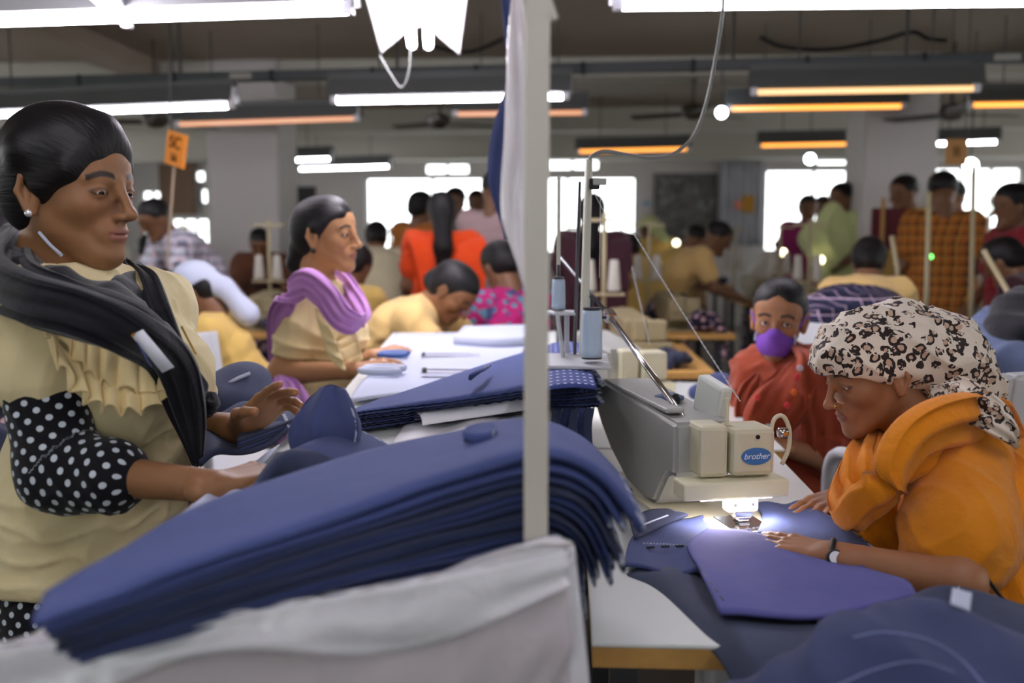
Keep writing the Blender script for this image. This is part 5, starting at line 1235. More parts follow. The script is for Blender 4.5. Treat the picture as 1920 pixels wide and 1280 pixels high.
# ------------------------------------------------------------------ denim on the right hand table
def den(name,label,C0,C1,D0,D1,mat,wav=None,th=.005,nu=44,nv=26,cat_='denim piece'):
    return tag(sheet(name,coons(C0,C1,D0,D1,wav,nu,nv),nu,nv,th,mat),label,cat_)
z=.762
den('denim_piece','denim piece with jagged corner left of the needle',Z((1170,1060,z),(1260,1075,z),(1330,1070,z)),Z((1198,990,z),(1250,975,z),(1318,968,z)),Z((1170,1060,z),(1180,1020,z),(1198,990,z)),Z((1330,1070,z),(1345,1010,z),(1318,968,z)),DEN,lambda u,v:(0,0,.003*math.sin(u*9+v*4)))
den('denim_strip','dark blue strip with white stitched edge in front of the big pile',Z((1190,1010,z+.01),(1240,985,z+.01),(1290,965,z+.01)),Z((1180,975,z+.01),(1215,958,z+.01),(1250,955,z+.01)),Z((1190,1010,z+.01),(1180,975,z+.01)),Z((1290,965,z+.01),(1250,955,z+.01)),DEN2,nu=14,nv=10)
cc=cat(Z((1196,988,z+.013),(1225,976,z+.013),(1252,966,z+.013)),8); MB().tube(cc.tolist(),.0018,6).build('stitched_edge',m_white,bpy.data.objects['denim_strip'] if 'denim_strip' in bpy.data.objects else None)
den('denim_piece','denim piece painted with violet light under the watch-wearing hand',Z((1350,1150,z+.012),(1450,1160,z+.012),(1560,1150,z+.012),(1720,1120,z+.02)),Z((1330,985,z+.008),(1400,1000,z+.008),(1500,1025,z+.008),(1620,1060,z+.012)),Z((1350,1150,z+.012),(1310,1070,z+.010),(1290,1020,z+.008),(1330,985,z+.008)),Z((1720,1120,z+.02),(1690,1085,z+.015),(1620,1060,z+.012)),DENP,lambda u,v:(0,0,.004*math.sin(u*7+v*5)))
den('denim_piece','dark denim piece under the far hand behind the needle',Z((1420,1000,z),(1520,1015,z),(1640,1030,z)),Z((1415,945,z),(1470,944,z),(1505,942,z)),Z((1420,1000,z),(1430,970,z),(1415,945,z)),Z((1640,1030,z),(1580,985,z),(1505,942,z)),DEN,lambda u,v:(0,0,.003*math.sin(u*9)),nu=60)
def dashes(name,a,b,n,mat,par,r=.0014):
    a=Vector(atz(*a)); b=Vector(atz(*b)); mb=MB()
    for k in range(n):
        p=a.lerp(b,(k+.15)/n); q=a.lerp(b,(k+.7)/n); mb.tube([p,q],r,5)
    return mb.build(name,mat,par)
vp=bpy.data.objects['denim_piece.001'] if False else None
dn=[o for o in bpy.data.objects if o.name.startswith('denim_piece') and 'jagged' in o.get('label','')][0]
dashes('white_stitching',(1205,1018,.768),(1292,1022,.768),14,m_white,dn); dashes('black_stitching',(1208,1026,.768),(1290,1022,.768),3,m_blk,dn,.002)
vn=[o for o in bpy.data.objects if o.name.startswith('denim_piece') and 'violet' in o.get('label','')][0]
dashes('white_stitching',(1395,992,.775),(1425,988,.775),4,m_white,vn); dashes('dark_seam',(1312,1062,.778),(1360,1130,.779),5,m_blk,vn,.0012)
# long dark piece that slides off the near edge of the table
def zz(*p): return [tuple(at(x,y,d)) for x,y,d in p]
den('denim_cloth','long dark denim length curling over the near table edge',zz((1175,1075,1.52),(1220,1130,1.45),(1330,1215,1.26),(1400,1330,1.16)),zz((1200,1062,1.56),(1290,1068,1.53),(1390,1150,1.40),(1560,1180,1.30),(1640,1330,1.12)),zz((1175,1075,1.52),(1184,1066,1.54),(1200,1062,1.56)),zz((1400,1330,1.16),(1500,1350,1.12),(1640,1330,1.12)),DENG,lambda u,v:(0,-.02*math.sin(v*PI),.022*math.sin(v*PI)*math.sin(u*PI)),nu=60,nv=40)
den('denim_cloth','black-blue denim fold below the piece painted with violet light',zz((1365,1150,1.40),(1470,1210,1.27),(1600,1260,1.2),(1760,1300,1.15)),zz((1400,1148,1.43),(1560,1150,1.40),(1700,1125,1.38),(1800,1100,1.36)),zz((1365,1150,1.40),(1380,1146,1.42),(1400,1148,1.43)),zz((1760,1300,1.15),(1800,1200,1.25),(1800,1100,1.36)),DEN2,lambda u,v:(0,0,.015*math.sin(v*PI)*math.sin(u*PI)),nu=50,nv=30)
den('denim_cloth','grey inside of a denim length under the orange woman\'s elbow',zz((1650,1180,1.30),(1800,1190,1.26),(1960,1260,1.22)),zz((1700,1120,1.37),(1790,1100,1.36),(1960,1150,1.34)),zz((1650,1180,1.30),(1670,1150,1.33),(1700,1120,1.37)),zz((1960,1260,1.22),(1960,1200,1.28),(1960,1150,1.34)),DENG,lambda u,v:(0,0,.012*math.sin(v*PI)*math.sin(u*9)),nu=40,nv=20)
V,Q=sdfmesh([cone(at(1480,1440,1.05),at(1620,1290,1.08),.10,.055,.05),cone(at(1620,1290,1.08),at(1730,1220,1.12),.055,.045,.04),cone(at(1730,1220,1.12),at(1870,1370,1.10),.050,.10,.05),cone(at(1620,1450,1.02),at(1850,1420,1.04),.12,.12,.06),cone(at(1700,1260,1.14),at(1500,1330,1.16),.04,.05,.05)],.006)
V=relax(V,Q,2); V=V+normals(V,Q)*folds(V,.013,[((14,10,5),1),((5,5,20),.7),((32,6,18),.6)],4)[:,None]
o=setmesh('denim_bundle',V,Q,denim('denim_navy',(42,50,86),(28,34,62),fray=False),attrs={'pat':('FLOAT_VECTOR',V*.1)})
from mathutils.bvhtree import BVHTree
bv=BVHTree.FromPolygons([tuple(v) for v in V.tolist()],[tuple(q) for q in Q.tolist()])
for pth,r_ in(([(1600,1195),(1660,1185),(1740,1200),(1800,1235),(1850,1290)],.0011),([(1560,1290),(1640,1255),(1720,1240),(1790,1260)],.0009)):
    pts=[]
    for p in cat([(a,b,0) for a,b in pth],10):
        h=bv.ray_cast(CAMP,ray(p[0],p[1]).normalized())
        if h[0] is not None: pts.append(h[0]+h[1]*.0004)
    if len(pts)>3: MB().tube(pts,r_,5).build('seam_stitching',simple('seam_thread',(120,130,170),.7),o)
tag(o,'big heap of blue denim in the lower right foreground','denim bundle')
o=sheet('care_label',coons(zz((1782,1132,1.10),(1818,1146,1.10)),zz((1786,1102,1.12),(1822,1112,1.12)),zz((1782,1132,1.10),(1786,1102,1.12)),zz((1818,1146,1.10),(1822,1112,1.12))),6,6,.002,m_white); tag(o,'small white cloth label on the heap of denim at lower right','label')
sb=empty('stool_box',atz(1380,1290,.0),'pale drawer unit under the near edge of the first sewing table','drawer unit')
a=atz(1240,1290,.60); MB().box((.20,1.32,.25),(.42,1.5,.70),.006).build('drawer',m_plast,sb)
# ------------------------------------------------------------------ white chairs
def chair(loc,rz,label,mat,kind='plastic',s=1.0,group=None,hole=False):
    r=empty('chair',loc,label,'chair',group); M=Matrix.Translation(loc)@Matrix.Rotation(rz,4,'Z')@Matrix.Diagonal((s,s,s,1))
    # local: +x is the direction the sitter faces
    MB().box((-.20,-.21,.42),(.22,.21,.45),.012,M).build('seat',mat,r)
    B=M@Matrix.Translation((-.20,0,.44))@Matrix.Rotation(-.16,4,'Y')
    if hole:
        bk=MB(); bk.box((-.015,-.20,0),(.015,-.13,.44),.006,B); bk.box((-.015,.13,0),(.015,.20,.44),.006,B); bk.box((-.015,-.13,.36),(.015,.13,.44),.006,B); bk.box((-.015,-.13,.24),(.015,-.05,.36),.004,B); bk.box((-.015,.05,.24),(.015,.13,.36),.004,B); bk.box((-.015,-.13,.16),(.015,.13,.24),.006,B)
    else:
        bk=MB(); bk.box((-.015,-.21,0),(.015,-.17,.44),.006,B); bk.box((-.015,.17,0),(.015,.21,.44),.006,B); bk.box((-.018,-.17,.33),(.018,.17,.44),.008,B); bk.box((-.012,-.17,.18),(.012,.17,.28),.006,B); bk.box((-.012,-.17,.06),(.012,.17,.12),.006,B)
    bk.build('backrest',mat,r)
    for x in(-.18,.19):
        for y in(-.18,.18): MB().tube([M@Vector((x,y,.43)),M@Vector((x*1.12,y*1.08,0))],[.021,.016],8).build('leg',mat,r,smooth=True)
    if kind=='plastic' and not hole:
        for y in(-.22,.22): MB().tube(cat([tuple(M@Vector(p)) for p in[(-.20,y,.64),(.05,y*1.08,.65),(.17,y*1.05,.62),(.19,y,.44)]],6).tolist(),.018,8).build('armrest',mat,r,smooth=True)
    return r
c=at(1900,760,2.45); chair((1.00,2.50,0),math.radians(112),'white plastic chair with slotted back at the right edge behind the orange woman',m_plast,s=1.13)
c=at(1384,640,3.35); chair((c.x+.10,3.62,0),math.radians(215),'white plastic chair with square hole in its back behind the masked woman',m_plast,hole=True,s=1.1)
c=at(470,650,3.9); chair((c.x,3.55,0),math.radians(-30),'white chair with rails left of the second woman',m_plast,s=1.04)
chair((.93,1.93,0),math.radians(180),'white plastic chair the orange-clad woman sits on',m_plast,kind='x',s=.98)
# tub / box behind the orange woman's far arm
o=MB().box((.55,1.88,0),(.72,2.3,.60),.01).build('white_crate',m_plast); tag(o,'pale plastic crate standing right of the first sewing table','crate')
o=setmesh('light_blue_cloth',*sdfmesh([ell(tuple(atz(1625,1010,.625)),(.05,.05,.02),.01)],.005),fabric('light_blue_cloth',(150,176,206))); tag(o,'crumpled light blue cloth on the pale crate','cloth')
# ------------------------------------------------------------------ background workstations
m_olive=simple('olive_enamel',(150,138,104),.5,.4,0,.08); m_wood=simple('bench_wood',(176,134,84),.6,.3,0,.2,12)
def bench(x0,x1,y0,y1,z,label,group):
    r=empty('sewing_table',((x0+x1)/2,(y0+y1)/2,0),label,'table',group)
    MB().box((x0,y0,z-.03),(x1,y1,z),.003).build('tabletop',m_ply,r)
    for y in(y0+.12,y1-.12): MB().box((x0+.06,y-.02,0),(x0+.1,y+.02,z-.03)).box((x1-.1,y-.02,0),(x1-.06,y+.02,z-.03)).box((x0+.06,y-.02,.1),(x1-.06,y+.02,.14)).build('leg_frame',m_steel,r)
    return r
cols=[(1.75,'second'),(3.1,'third'),(4.5,'fourth'),(5.9,'fifth')]
lcols=[(-1.55,'first'),(-2.9,'second'),(-4.3,'third'),(-5.6,'fourth')]
rowsy=[4.6,6.0,7.4,9.0,10.6,12.2]; rn=['nearest','second','third','fourth','fifth','farthest']
bench0=None; mach0=None; bun0=None; sp0=None; n_=0
def mk_bundle(c,label,mat,sc=1):
    global bun0
    if bun0 is None:
        V,Q=sdfmesh([ell((0,0,.07),(.17,.13,.075),.05),ell((.08,.05,.12),(.10,.10,.07),.04),ell((-.08,-.03,.10),(.12,.09,.06),.04),cone((-.14,.1,.03),(-.18,.14,-.25),.05,.03,.04)],.014)
        V=V+normals(V,Q)*folds(V,.03,[((30,20,10),1),((10,30,20),.7)],4)[:,None]
        o=setmesh('garment_heap',V,Q,m_flor,worldspace=False); o.location=c; bun0=o
    else: o=bun0.copy(); COL.objects.link(o); o.location=c
    o.material_slots[0].link='OBJECT'; o.material_slots[0].material=mat; o.rotation_euler=(0,0,RNG.uniform(0,6)); o.scale=(sc,sc,sc*RNG.uniform(.7,1.1))
    return tag(o,label,'garment heap','garment heaps on the benches')
m_pinkc=fabric('dusty_pink',(150,120,122)); m_tan=fabric('tan_cloth',(178,148,104)); m_navy=fabric('navy_cloth',(40,44,66)); m_gcl=fabric('pale_green_cloth',(186,196,140)); m_wcl=fabric('off_white_cloth',(206,202,192))
heapm=[m_flor,m_navy,m_pinkc,m_flor,m_wcl,m_plaid]
def station(x,y,side,word,row):
    global bench0,mach0,sp0,n_
    lab='%s row, %s bench column %s of the pole'%(row,word,side)
    if bench0 is None:
        bench0=bench(x-.25,x+.25,y-.55,y+.55,.75,'wooden bench in the '+lab,'sewing benches in the hall')
        mach0=machine(frame((x-.02,y-.30,.75),(-.1 ,1,0),(0,0,1)),'sewing machine in the '+lab,hero=False,group='sewing machines in the hall',body=m_olive)
        st=empty('thread_stand',(x-.16,y+.40,.75),'tall thread stand in the '+lab,'thread stand','thread stands in the hall')
        MB().tube([(x-.16,y+.40,.75),(x-.16,y+.40,1.40)],.011,8).build('post',m_beige,st,smooth=True); MB().box((x-.26,y+.385,1.36),(x-.06,y+.415,1.375)).build('crossbar',m_beige,st)
        for s in(-.07,.05): MB().lathe([(.032,0),(.034,.01),(.022,.15),(.018,.155)],(x-.16+s,y+.40,1.02),14).build('spool',m_wcl,st,smooth=True)
        MB().box((x-.27,y+.37,1.0),(x-.06,y+.43,1.012)).build('spool_tray',m_beige,st); sp0=st
        b,m,s=bench0,mach0,sp0; bench0._x=0 if False else None
    else:
        dx=Vector((x-S0[0],y-S0[1],0)); out=[]
        for o,nm,grp in((bench0,'wooden bench in the ',0),(mach0,'sewing machine in the ',0),(sp0,'tall thread stand in the ',0)):
            c=copy_tree(o); c.location=o.location+dx; c['label']=nm+lab; out.append(c)
    mk_bundle((x+RNG.uniform(-.08,.08),y-.05+RNG.uniform(-.1,.1)+.35,.76),'larger garment heap, '+lab,heapm[n_%6],RNG.uniform(.6,.85))
    mk_bundle((x+RNG.uniform(-.05,.05)+.10,y-.40,.76),'small garment heap, '+lab,heapm[(n_*5+3)%6],RNG.uniform(.38,.55))
    n_+=1
S0=None
import types
def run_station(x,y,side,w,r):
    global S0
    if S0 is None:
        S0=(x,y)
        globals()['bench0']=bench(x-.25,x+.25,y-.55,y+.55,.75,'wooden bench in the %s row, %s bench column %s of the pole'%(r,w,side),'sewing benches in the hall')
        lab='%s row, %s bench column %s of the pole'%(r,w,side)
        globals()['mach0']=machine(frame((x-.02,y-.30,.75),(-.1 ,1,0),(0,0,1)),'sewing machine in the '+lab,hero=False,group='sewing machines in the hall',body=m_olive)
        st=empty('thread_stand',(x-.16,y+.40,.75),'tall thread stand in the '+lab,'thread stand','thread stands in the hall')
        MB().tube([(x-.16,y+.40,.75),(x-.16,y+.40,1.40)],.011,8).build('post',m_beige,st,smooth=True); MB().box((x-.26,y+.385,1.36),(x-.06,y+.415,1.375)).build('crossbar',m_beige,st)
        for s in(-.07,.05): MB().lathe([(.032,0),(.034,.01),(.022,.15),(.018,.155)],(x-.16+s,y+.40,1.02),14).build('spool',m_wcl,st,smooth=True)
        MB().box((x-.27,y+.37,1.0),(x-.06,y+.43,1.012)).build('spool_tray',m_beige,st); globals()['sp0']=st
        mk_bundle((x,y+.25,.76),'larger garment heap, '+lab,heapm[0],.7)
    else: station(x,y,side,w,r)
# small glowing lamps seen on distant machines
for i,(x,y,d) in enumerate([(1468,473,8.0),(1538,487,7.0),(1745,481,6.0),(1268,455,9.0)]):
    c=at(x,y,d); o=MB().ball(c,.03 if i!=2 else .014,6).build('machine_lamp_bulb',emit('bulb_green',(90,230,90),5) if i==2 else emit('bulb_soft',(255,240,200),6),smooth=True); tag(o,['small glowing machine lamp left of the centre right window','small glowing machine lamp before the yellow-clad woman\'s head','tiny green indicator light under the plaid-shirted man','tiny machine lamp left of the two bent workers'][i],'lamp')
# maroon board on the floor stand
o=board_px('display_board',1634,1700,390,468,6.8,simple('maroon_panel',(92,36,44),.7),'maroon upright board in front of the right column','board',.03)
MB().box((at(1655,390,6.75).x,6.76,0),(at(1661,390,6.75).x,6.79,1.55)).build('board_post',m_wood,o)
for (x,y0,y1,d) in[(1675,440,500,5.2)]: pass
o=MB().tube([at(1845,470,4.0),at(1912,585,3.8),(at(1918,600,3.75).x,3.75,.0)],.011,8).build('guide_rod',m_beige,smooth=True); tag(o,'long slanting beige rod near the right edge','rod')
o=MB().tube([at(1672,442,5.0),at(1682,502,5.0),(at(1686,520,5.0).x,5.0,0)],.012,8).build('guide_rod',m_beige,smooth=True); tag(o,'short pale rod left of the plaid-shirted man','rod')
for i,(x,d) in enumerate([(1742,5.0),(1826,5.2)]): o=MB().tube([at(x,360 if i==0 else 310,d),at(x-5,560,d),(at(x-5,560,d).x,d,0)],.013,8).build('stand_post',m_beige,smooth=True); tag(o,['tall beige stand post in front of the plaid-shirted man','tall beige stand post right of the plaid-shirted man'][i],'post')
# green heap, blue-grey denim at far right, pale fan housing
def heap(name,prims,h,mat,label,cat_,w=.03,seed=2,dirs=None):
    V,Q=sdfmesh(prims,h); V=relax(V,Q,1); V=V+normals(V,Q)*folds(V,w,dirs or [((16,12,8),1),((8,20,14),.7)],seed)[:,None]; return tag(setmesh(name,V,Q,mat),label,cat_)
heap('garment_heap',[ell(tuple(at(1560,430,7.2)),(.10,.12,.20),.05),ell(tuple(at(1545,450,7.2)),(.16,.14,.14),.05),cone(at(1560,460,7.2),at(1535,520,7.2),.10,.04,.05)],.02,m_gcl,'pale green cloth heap below the right-hand window','garment heap')
heap('jeans_heap',[ell(tuple(at(1880,670,3.2)),(.12,.2,.09),.05),ell(tuple(at(1910,630,3.3)),(.14,.2,.08),.05)],.012,fabric('washed_denim',(96,108,140)),'washed blue denim heap at the right edge','garment heap')
r_=empty('crate',(1.55,3.3,0),'grey storage crate under the washed denim heap','crate'); MB().box((1.28,3.0,0),(1.85,3.6,.80),.01).build('box',m_grey,r_); MB().box((1.26,2.98,.76),(1.87,3.62,.82),.008).build('lid',m_grey,r_)
heap('dark_cloth_heap',[ell(tuple(at(1900,620,3.15)),(.07,.12,.06),.04),ell(tuple(at(1925,590,3.2)),(.10,.12,.08),.04)],.01,m_black_scarf,'black cloth on the washed denim heap at the right edge','garment heap',.015)
heap('skirt_cloth',[ell(tuple(at(1600,580,4.2)),(.20,.2,.09),.05),ell(tuple(at(1540,615,4.1)),(.10,.12,.12),.05)],.012,m_plaid,'navy and pink checked cloth behind the leopard scarf','garment heap')
heap('denim_bundle',[ell(tuple(atz(1350,722,.78)),(.055,.12,.04),.04),ell(tuple(atz(1325,735,.77)),(.06,.08,.030),.04)],.008,DEN,'small denim heap between the first machine and the masked woman','denim bundle',.012)
heap('garment_heap',[ell(tuple(at(10,1000,1.9)),(.10,.15,.16),.05),ell(tuple(at(-10,900,1.9)),(.08,.15,.10),.05)],.01,DEN2,'dark denim garments behind the left woman at the left edge','garment heap',.02)
# ------------------------------------------------------------------ background people
def template(kind):
    """built at the origin facing +x"""
    V3=Vector
    f={}
    if kind=='stand':
        f=dict(pelvis=V3((0,0,.80)),waist=V3((.0,0,.96)),chest=V3((.0,0,1.12)),neck=V3((-.01,0,1.27)),shL=V3((0,.15,1.24)),shR=V3((0,-.15,1.24)),elL=V3((.02,.20,1.0)),elR=V3((.02,-.20,1.0)),wrL=V3((.16,.13,.90)),wrR=V3((.16,-.13,.90)))
        hc=(.03,0,1.41); hf=(1,0,-.1); legs=[(0,.09,.78),(.01,.09,.42),(0,.09,.075)]
    elif kind=='lean':
        f=dict(pelvis=V3((-.22,0,.82)),waist=V3((-.16,0,.97)),chest=V3((-.05,0,1.08)),neck=V3((.06,0,1.17)),shL=V3((.03,.15,1.13)),shR=V3((.03,-.15,1.13)),elL=V3((.12,.19,.92)),elR=V3((.12,-.19,.92)),wrL=V3((.30,.10,.85)),wrR=V3((.30,-.10,.85)))
        hc=(.14,0,1.27); hf=(1,0,-.55); legs=[(-.22,.09,.80),(-.17,.09,.42),(-.2,.09,.075)]
    elif kind=='sit':
        f=dict(pelvis=V3((-.12,0,.53)),waist=V3((-.11,0,.68)),chest=V3((-.04,0,.82)),neck=V3((.03,0,.95)),shL=V3((.0,.15,.91)),shR=V3((.0,-.15,.91)),elL=V3((.12,.18,.74)),elR=V3((.12,-.18,.74)),wrL=V3((.32,.09,.80)),wrR=V3((.32,-.09,.80)))
        hc=(.09,0,1.08); hf=(1,0,-.5); legs=[(-.12,.09,.52),(.28,.10,.50),(.30,.10,.08)]
    elif kind=='bent':
        f=dict(pelvis=V3((-.42,0,.55)),waist=V3((-.36,0,.70)),chest=V3((-.22,0,.84)),neck=V3((-.10,0,.93)),shL=V3((-.12,.15,.89)),shR=V3((-.12,-.15,.89)),elL=V3((.02,.19,.76)),elR=V3((.0,-.19,.74)),wrL=V3((.14,.06,.82)),wrR=V3((.14,-.07,.82)))
        hc=(0,0,.99); hf=(.75,-.1,-.75); legs=[(-.42,.09,.54),(-.02,.10,.50),(.0,.10,.08)]
    for s,sg in(('L',1),('R',-1)):
        for n,p in zip(('hip','knee','ank'),legs): f[n+s]=V3((p[0],p[1]*sg,p[2]))
        f['hand'+s]=dict(M=frame(f['wr'+s],f['wr'+s]-f['el'+s],(0,0,1)),s=-sg,curl=(.3,.3,.35,.4))
    M=frame(hc,hf,(-hf[2],0,1)); return f,M
BGT={}
def bgparts(kind,sex,hair,low,scarf):
    key=(kind,sex,hair,low,scarf)
    if key in BGT: return BGT[key]
    f,M=template(kind); f['bust']=1 if sex=='f' else 0; r=empty('person',(0,0,0))
    near=kind=='bent' or scarf=='near'
    body_mesh(f,r,M,(120,84,60),h=.011,lo=True) if not near else body_mesh(f,r,M,(140,98,68),h=.009,hh=.004,hd=.004,closed=.7)
    if hair=='short': hp=[ell((-.012,0,.045),(.098,.080,.080),.02,1,M),ell((.085,0,-.03),(.07,.075,.085),.01,-1,M),ell((0,0,-.11),(.09,.1,.07),.01,-1,M)]
    else: hp=hair_prims(M,bun=[((-.09,0,-.02),(.045,.05,.05))] if hair!='tail' else [((-.08,0,-.03),(.05,.06,.06))],part=False,vol=.003)
    if hair=='tail': 
        q=f['chest']; hp+=[cone(M@Vector((-.085,0,.0)),f['neck']+Vector((-.11,0,-.05)),.055,.052,.03),cone(f['neck']+Vector((-.11,0,-.05)),f['waist']+Vector((-.12,0,.05)),.050,.028,.03)]
    sdfobj('hair',hp,.007,hair_mat(),r,attrs=hair_attr(M))
    pr=torso_prims(f,.022)+arm_prims(f,'L',.55,.022,(.044,.044))+arm_prims(f,'R',.55,.022,(.044,.044))
    if kind in('stand','lean'): pr.append(cone(f['pelvis'],f['pelvis']+Vector((0,0,-.22 if sex=='f' else -.05)),.125,.16 if sex=='f' else .125,.04,1,((0,1,0),1.25)))
    else: pr.append(cone(f['waist'],f['pelvis'],.12,.14,.05))
    sdfobj('shirt',pr,.011,m_yel_sh,r,wr=(.014,[((14,6,36),1),((30,5,-16),.7)],5))
    pr=leg_prims(f,.03 if sex=='f' else .015)
    if low=='skirt': pr=[cone(f['hipL'].lerp(f['hipR'],.5),f['kneeL'].lerp(f['kneeR'],.5),.14,.16,.05,1,((0,1,0),1.25)),cone(f['kneeL'].lerp(f['kneeR'],.5),f['ankL'].lerp(f['ankR'],.5),.15,.17,.05,1,((0,1,0),1.25))]
    sdfobj('skirt' if low=='skirt' else 'trousers',pr,.014,m_flor,r,wr=(.015,[((20,20,4),1)],3))
    if scarf=='dupatta':
        V,Q=ribbon([(-.20,.06,f['waist'].z-.25),(-.17,.10,f['chest'].z),(-.08,.13,f['neck'].z+.0),(.08,.08,f['chest'].z+.02),(.12,0,f['chest'].z-.10),(.08,-.1,f['chest'].z+.0),(-.08,-.16,f['neck'].z-.02),(-.19,-.15,f['chest'].z-.05),(-.22,-.16,f['waist'].z-.30)],[.12,.14,.12,.10,.1,.1,.14,.22,.24],.03,[(0,1,0),(0,1,0),(0,1,.3),(0,1,1),(0,0,1),(0,-1,1),(0,-1,.3),(0,-1,0),(0,-1,0)],4,.01,6,28)
        setmesh('dupatta',V,Q,m_orange,r)
    if scarf=='head':
        pr=[ell((-.015,0,.045),(.104,.084,.084),.02,1,M),mcone(M,(-.06,0,.02),(-.12,0,-.05),.060,.045,.04),mcone(M,(-.12,0,-.05),(-.16,0,-.20),.045,.055,.04),ell((.09,0,-.03),(.09,.10,.09),.01,-1,M),ell((-.01,0,-.13),(.1,.1,.09),.01,-1,M)]
        sdfobj('headscarf',pr,.007,m_white,r,wr=(.008,[((30,20,20),1)],2))
    BGT[key]=[r,M,f,False]; return BGT[key]
def bg(label,x,y,d,ang,kind='stand',sex='f',hair='bun',low='skirt',scarf=None,shirt=None,lower=None,sc=None,scarfm=None,group='workers in the background'):
    t=bgparts(kind,sex,hair,low,scarf); r,M,f,used=t
    if used: r=copy_tree(r)
    t[3]=True
    h=M.to_translation(); c=at(x,y,d); s=c.z/h.z if sc is None else sc; s=min(max(s,.86),1.16)
    a=math.radians(ang); r.rotation_euler=(0,0,a); r.scale=(s,s,s)
    r.location=(c.x-(h.x*math.cos(a)-h.y*math.sin(a))*s,c.y-(h.x*math.sin(a)+h.y*math.cos(a))*s,0)
    tag(r,label,'person',group)
    for ch in r.children:
        b=ch.name.split('.')[0]
        mm={'shirt':shirt,'skirt':lower,'trousers':lower,'dupatta':scarfm,'headscarf':scarfm}.get(b)
        if len(ch.material_slots) and mm is not None: ch.material_slots[0].link='OBJECT'; ch.material_slots[0].material=mm
    return r
m_brn=fabric('brown_cloth',(98,62,44)); m_or=fabric('vivid_orange_cloth',(226,78,24),(206,60,16)); m_pk=fabric('pinkish_grey_cloth',(176,150,152)); m_mar=fabric('maroon_cloth',(66,34,44)); m_oy=fabric('old_yellow_cloth',(206,172,96)); m_grn=fabric('light_green_shirt',(190,202,140)); m_red=fabric('dark_red_cloth',(140,30,40)); m_brno=fabric('brown_orange_cloth',(170,104,44)); m_cre=fabric('cream_cloth',(206,196,164)); m_gry=fabric('grey_green_cloth',(96,112,110)); m_fm=fabric('fuchsia_cloth',(150,50,104)); m_yb=fabric('bright_yellow_cloth',(226,190,124))
bg('dark-haired person at the left edge behind the left woman\'s shoulder',26,462,3.0,90,'lean',shirt=m_black_scarf,sc=1.0)
bg('person in blue-white checked shirt bending right of the left woman\'s face',290,412,6.3,230,'lean','m','short','trousers',shirt=m_check,lower=m_navy)
bg('woman in white headscarf and yellow shirt sewing behind the black scarf',362,545,4.2,188,'sit',scarf='head',shirt=m_oy,scarfm=m_white)
bg('small dark-haired worker under the checked shirt near the left window',280,470,8.2,90,'sit',shirt=m_brn)
bg('seated worker in brown shirt in front of the left column',487,458,7.2,285,'lean',shirt=m_brn,lower=m_flor,hair='short')
bg('worker in yellow standing in the dark doorway',541,390,10.5,270,'stand','m','short','trousers',shirt=m_yb)
bg('yellow-clad worker bending just right of the second woman\'s face',668,500,5.5,70,'sit',shirt=m_oy)
bg('worker in cream shirt bending left of the vivid orange dress',706,448,7.0,100,'lean',shirt=m_cre)
bg('worker in yellow shirt bent low over the far end of the helper table',848,548,4.25,-12,'bent',shirt=m_yb)
bg('woman in vivid orange dress with long black hair seen from behind',828,400,5.7,100,'stand',hair='tail',scarf='dupatta',shirt=m_or,scarfm=m_or,lower=m_or)
bg('woman in brownish orange standing left of the vivid orange dress',790,390,7.6,60,'stand',shirt=m_brno,lower=m_brno)
bg('man in grey standing behind the vivid orange dress',853,380,8.6,250,'stand','m','short','trousers',shirt=m_gry)
bg('thin distant man in front of the left big window',893,382,9.8,260,'stand','m','short','trousers',shirt=m_gry)
bg('worker in pinkish grey shirt standing left of the hanging bundle',930,362,6.4,70,'stand','m','short','trousers',shirt=m_pk,lower=m_navy)
bg('woman in magenta floral dress seated left of the pole',936,500,5.0,130,'sit',shirt=m_mag,lower=m_mag)
bg('woman in dark maroon seen from behind right of the pole',1110,402,6.0,85,'stand',hair='tail',scarf='dupatta',shirt=m_mar,scarfm=m_mar,lower=m_mar)
bg('yellow-clad worker seated right of the maroon-clad woman',1178,468,7.0,110,'lean',shirt=m_oy)
bg('worker with pale green scarf below the blue notice',1216,432,9.4,120,'lean',scarf='head',scarfm=m_gcl,shirt=m_oy)
bg('left one of the two bent workers in yellow in the middle distance',1306,450,8.5,-8,'lean','m','short','trousers',shirt=m_oy,lower=m_flor)
bg('right one of the two bent workers in yellow in the middle distance',1347,447,7.3,-8,'lean','m','short','trousers',shirt=m_yb,lower=m_flor)
bg('woman in pale yellow seen from behind, above the leopard scarf',1630,478,4.5,70,'lean',shirt=m_yb,lower=m_plaid,sc=.92)
bg('man in yellow with face mask standing at the maroon board',1694,364,7.4,200,'stand','m','short','trousers',shirt=m_oy,lower=m_navy)
bg('man in orange plaid shirt standing in front of the right column',1766,362,6.3,85,'stand','m','short','trousers',shirt=m_ochre,lower=m_navy)
bg('dark-haired man just behind the orange plaid shirt',1787,372,8.0,95,'stand','m','short','trousers',shirt=m_brno,lower=m_navy)
bg('woman in dark red standing at the right edge',1897,388,5.4,185,'stand',scarf='dupatta',shirt=m_red,scarfm=m_red,lower=m_red)
bg('dark-haired seated worker under the dark red woman',1880,480,4.8,140,'lean',shirt=m_mar,lower=m_navy,sc=.92)
bg('man in light green shirt standing before the right window',1577,372,8.8,200,'stand','m','short','trousers',shirt=m_grn,lower=m_navy)
bg('worker in fuchsia standing left in the right window',1515,392,9.5,270,'stand',shirt=m_fm,lower=m_fm)
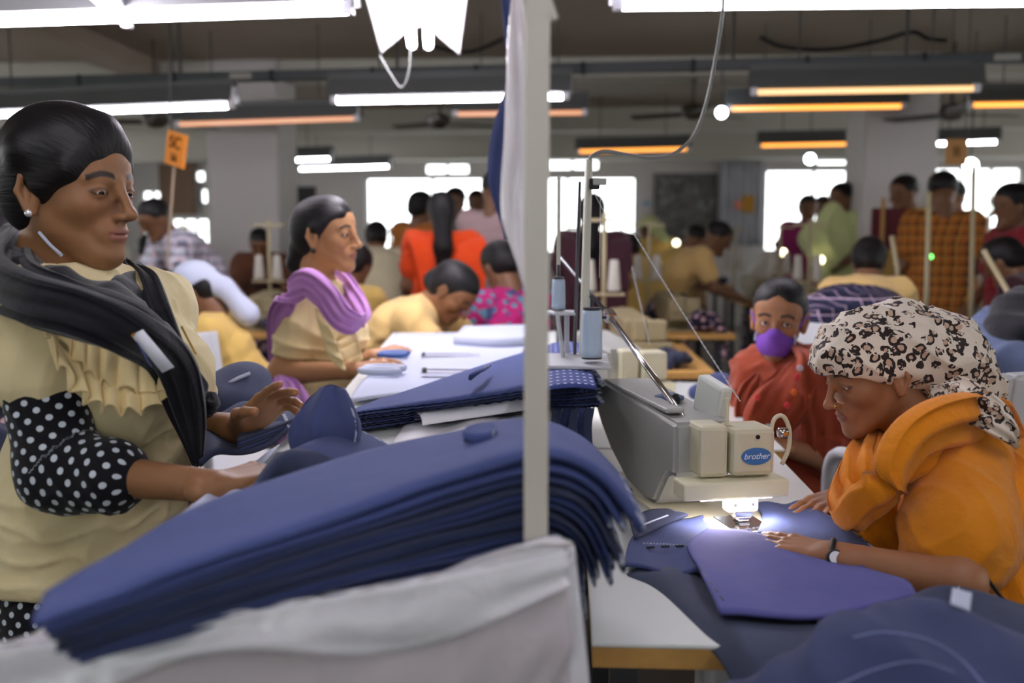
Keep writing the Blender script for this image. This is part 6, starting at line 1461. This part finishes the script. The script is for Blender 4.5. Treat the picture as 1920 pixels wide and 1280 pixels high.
bg('dark-haired worker beside the one in fuchsia',1543,392,10.2,270,'stand',shirt=m_mar,lower=m_mar)
bg('worker in tan seated before the dark board',1262,470,10.5,200,'sit',shirt=m_tan)
bg('worker in off-white bending left of the right column',1470,462,11.2,20,'lean',shirt=m_wcl)

PPL=[(o.location.x,o.location.y) for o in bpy.data.objects if o.parent is None and o.name.startswith('person')]+[(c_[0],c_[1]) for c_ in[(c.location.x,c.location.y) for c in bpy.data.objects if c.parent is None and c.name.startswith('chair')]]
TAKEN=[]
def try_station(x,y,side,w,r):
    for dx,dy in[(0,0),(.25,0),(-.25,0),(0,.35),(0,-.35),(.4,.2),(-.4,.2),(.4,-.3),(-.4,-.3),(.55,0),(-.55,0)]:
        X,Y=x+dx,y+dy
        if any(abs(px_-X)<.47 and abs(py_-Y)<.70 for px_,py_ in PPL): continue
        if any(abs(a-X)<.56 and abs(b-Y)<1.16 for a,b in TAKEN): continue
        if any(a0-.32<X<a1+.32 and 8.4-.6<Y<9.0+.6 for a0,a1 in COLX): continue
        if any(a0-.3<X<a1+.3 and b0-.6<Y<b1+.6 for a0,a1,b0,b1 in [(-.75,.0,.8,4.1),(.0,.6,1.2,3.7)]): continue
        TAKEN.append((X,Y)); run_station(X,Y,side,w,r); return
COLX=[(at(392,400,8.4).x,at(524,400,8.4).x),(at(1618,400,8.4).x,at(1754,400,8.4).x)]
for (x,w) in cols:
    for y,r in zip(rowsy,rn):
        if abs(x)/y>.62: continue
        try_station(x+RNG.uniform(-.08,.08),y+RNG.uniform(-.1,.1),'right',w,r)
for (x,w) in lcols:
    for y,r in zip(rowsy,rn):
        if x/y<-.70 or (x==-1.55 and y<6): continue
        try_station(x+RNG.uniform(-.08,.08),y+RNG.uniform(-.1,.1),'left',w,r)
for y,r in zip([4.5,5.9,7.6,9.4,11.2],rn):
    try_station(.30+RNG.uniform(-.05,.05),y,'right','first',r)
for y,r in zip([6.2,8.0,9.8,11.6],rn[1:]):
    try_station(-.55+RNG.uniform(-.05,.05),y,'left','inner',r)
bpy.context.view_layer.update()
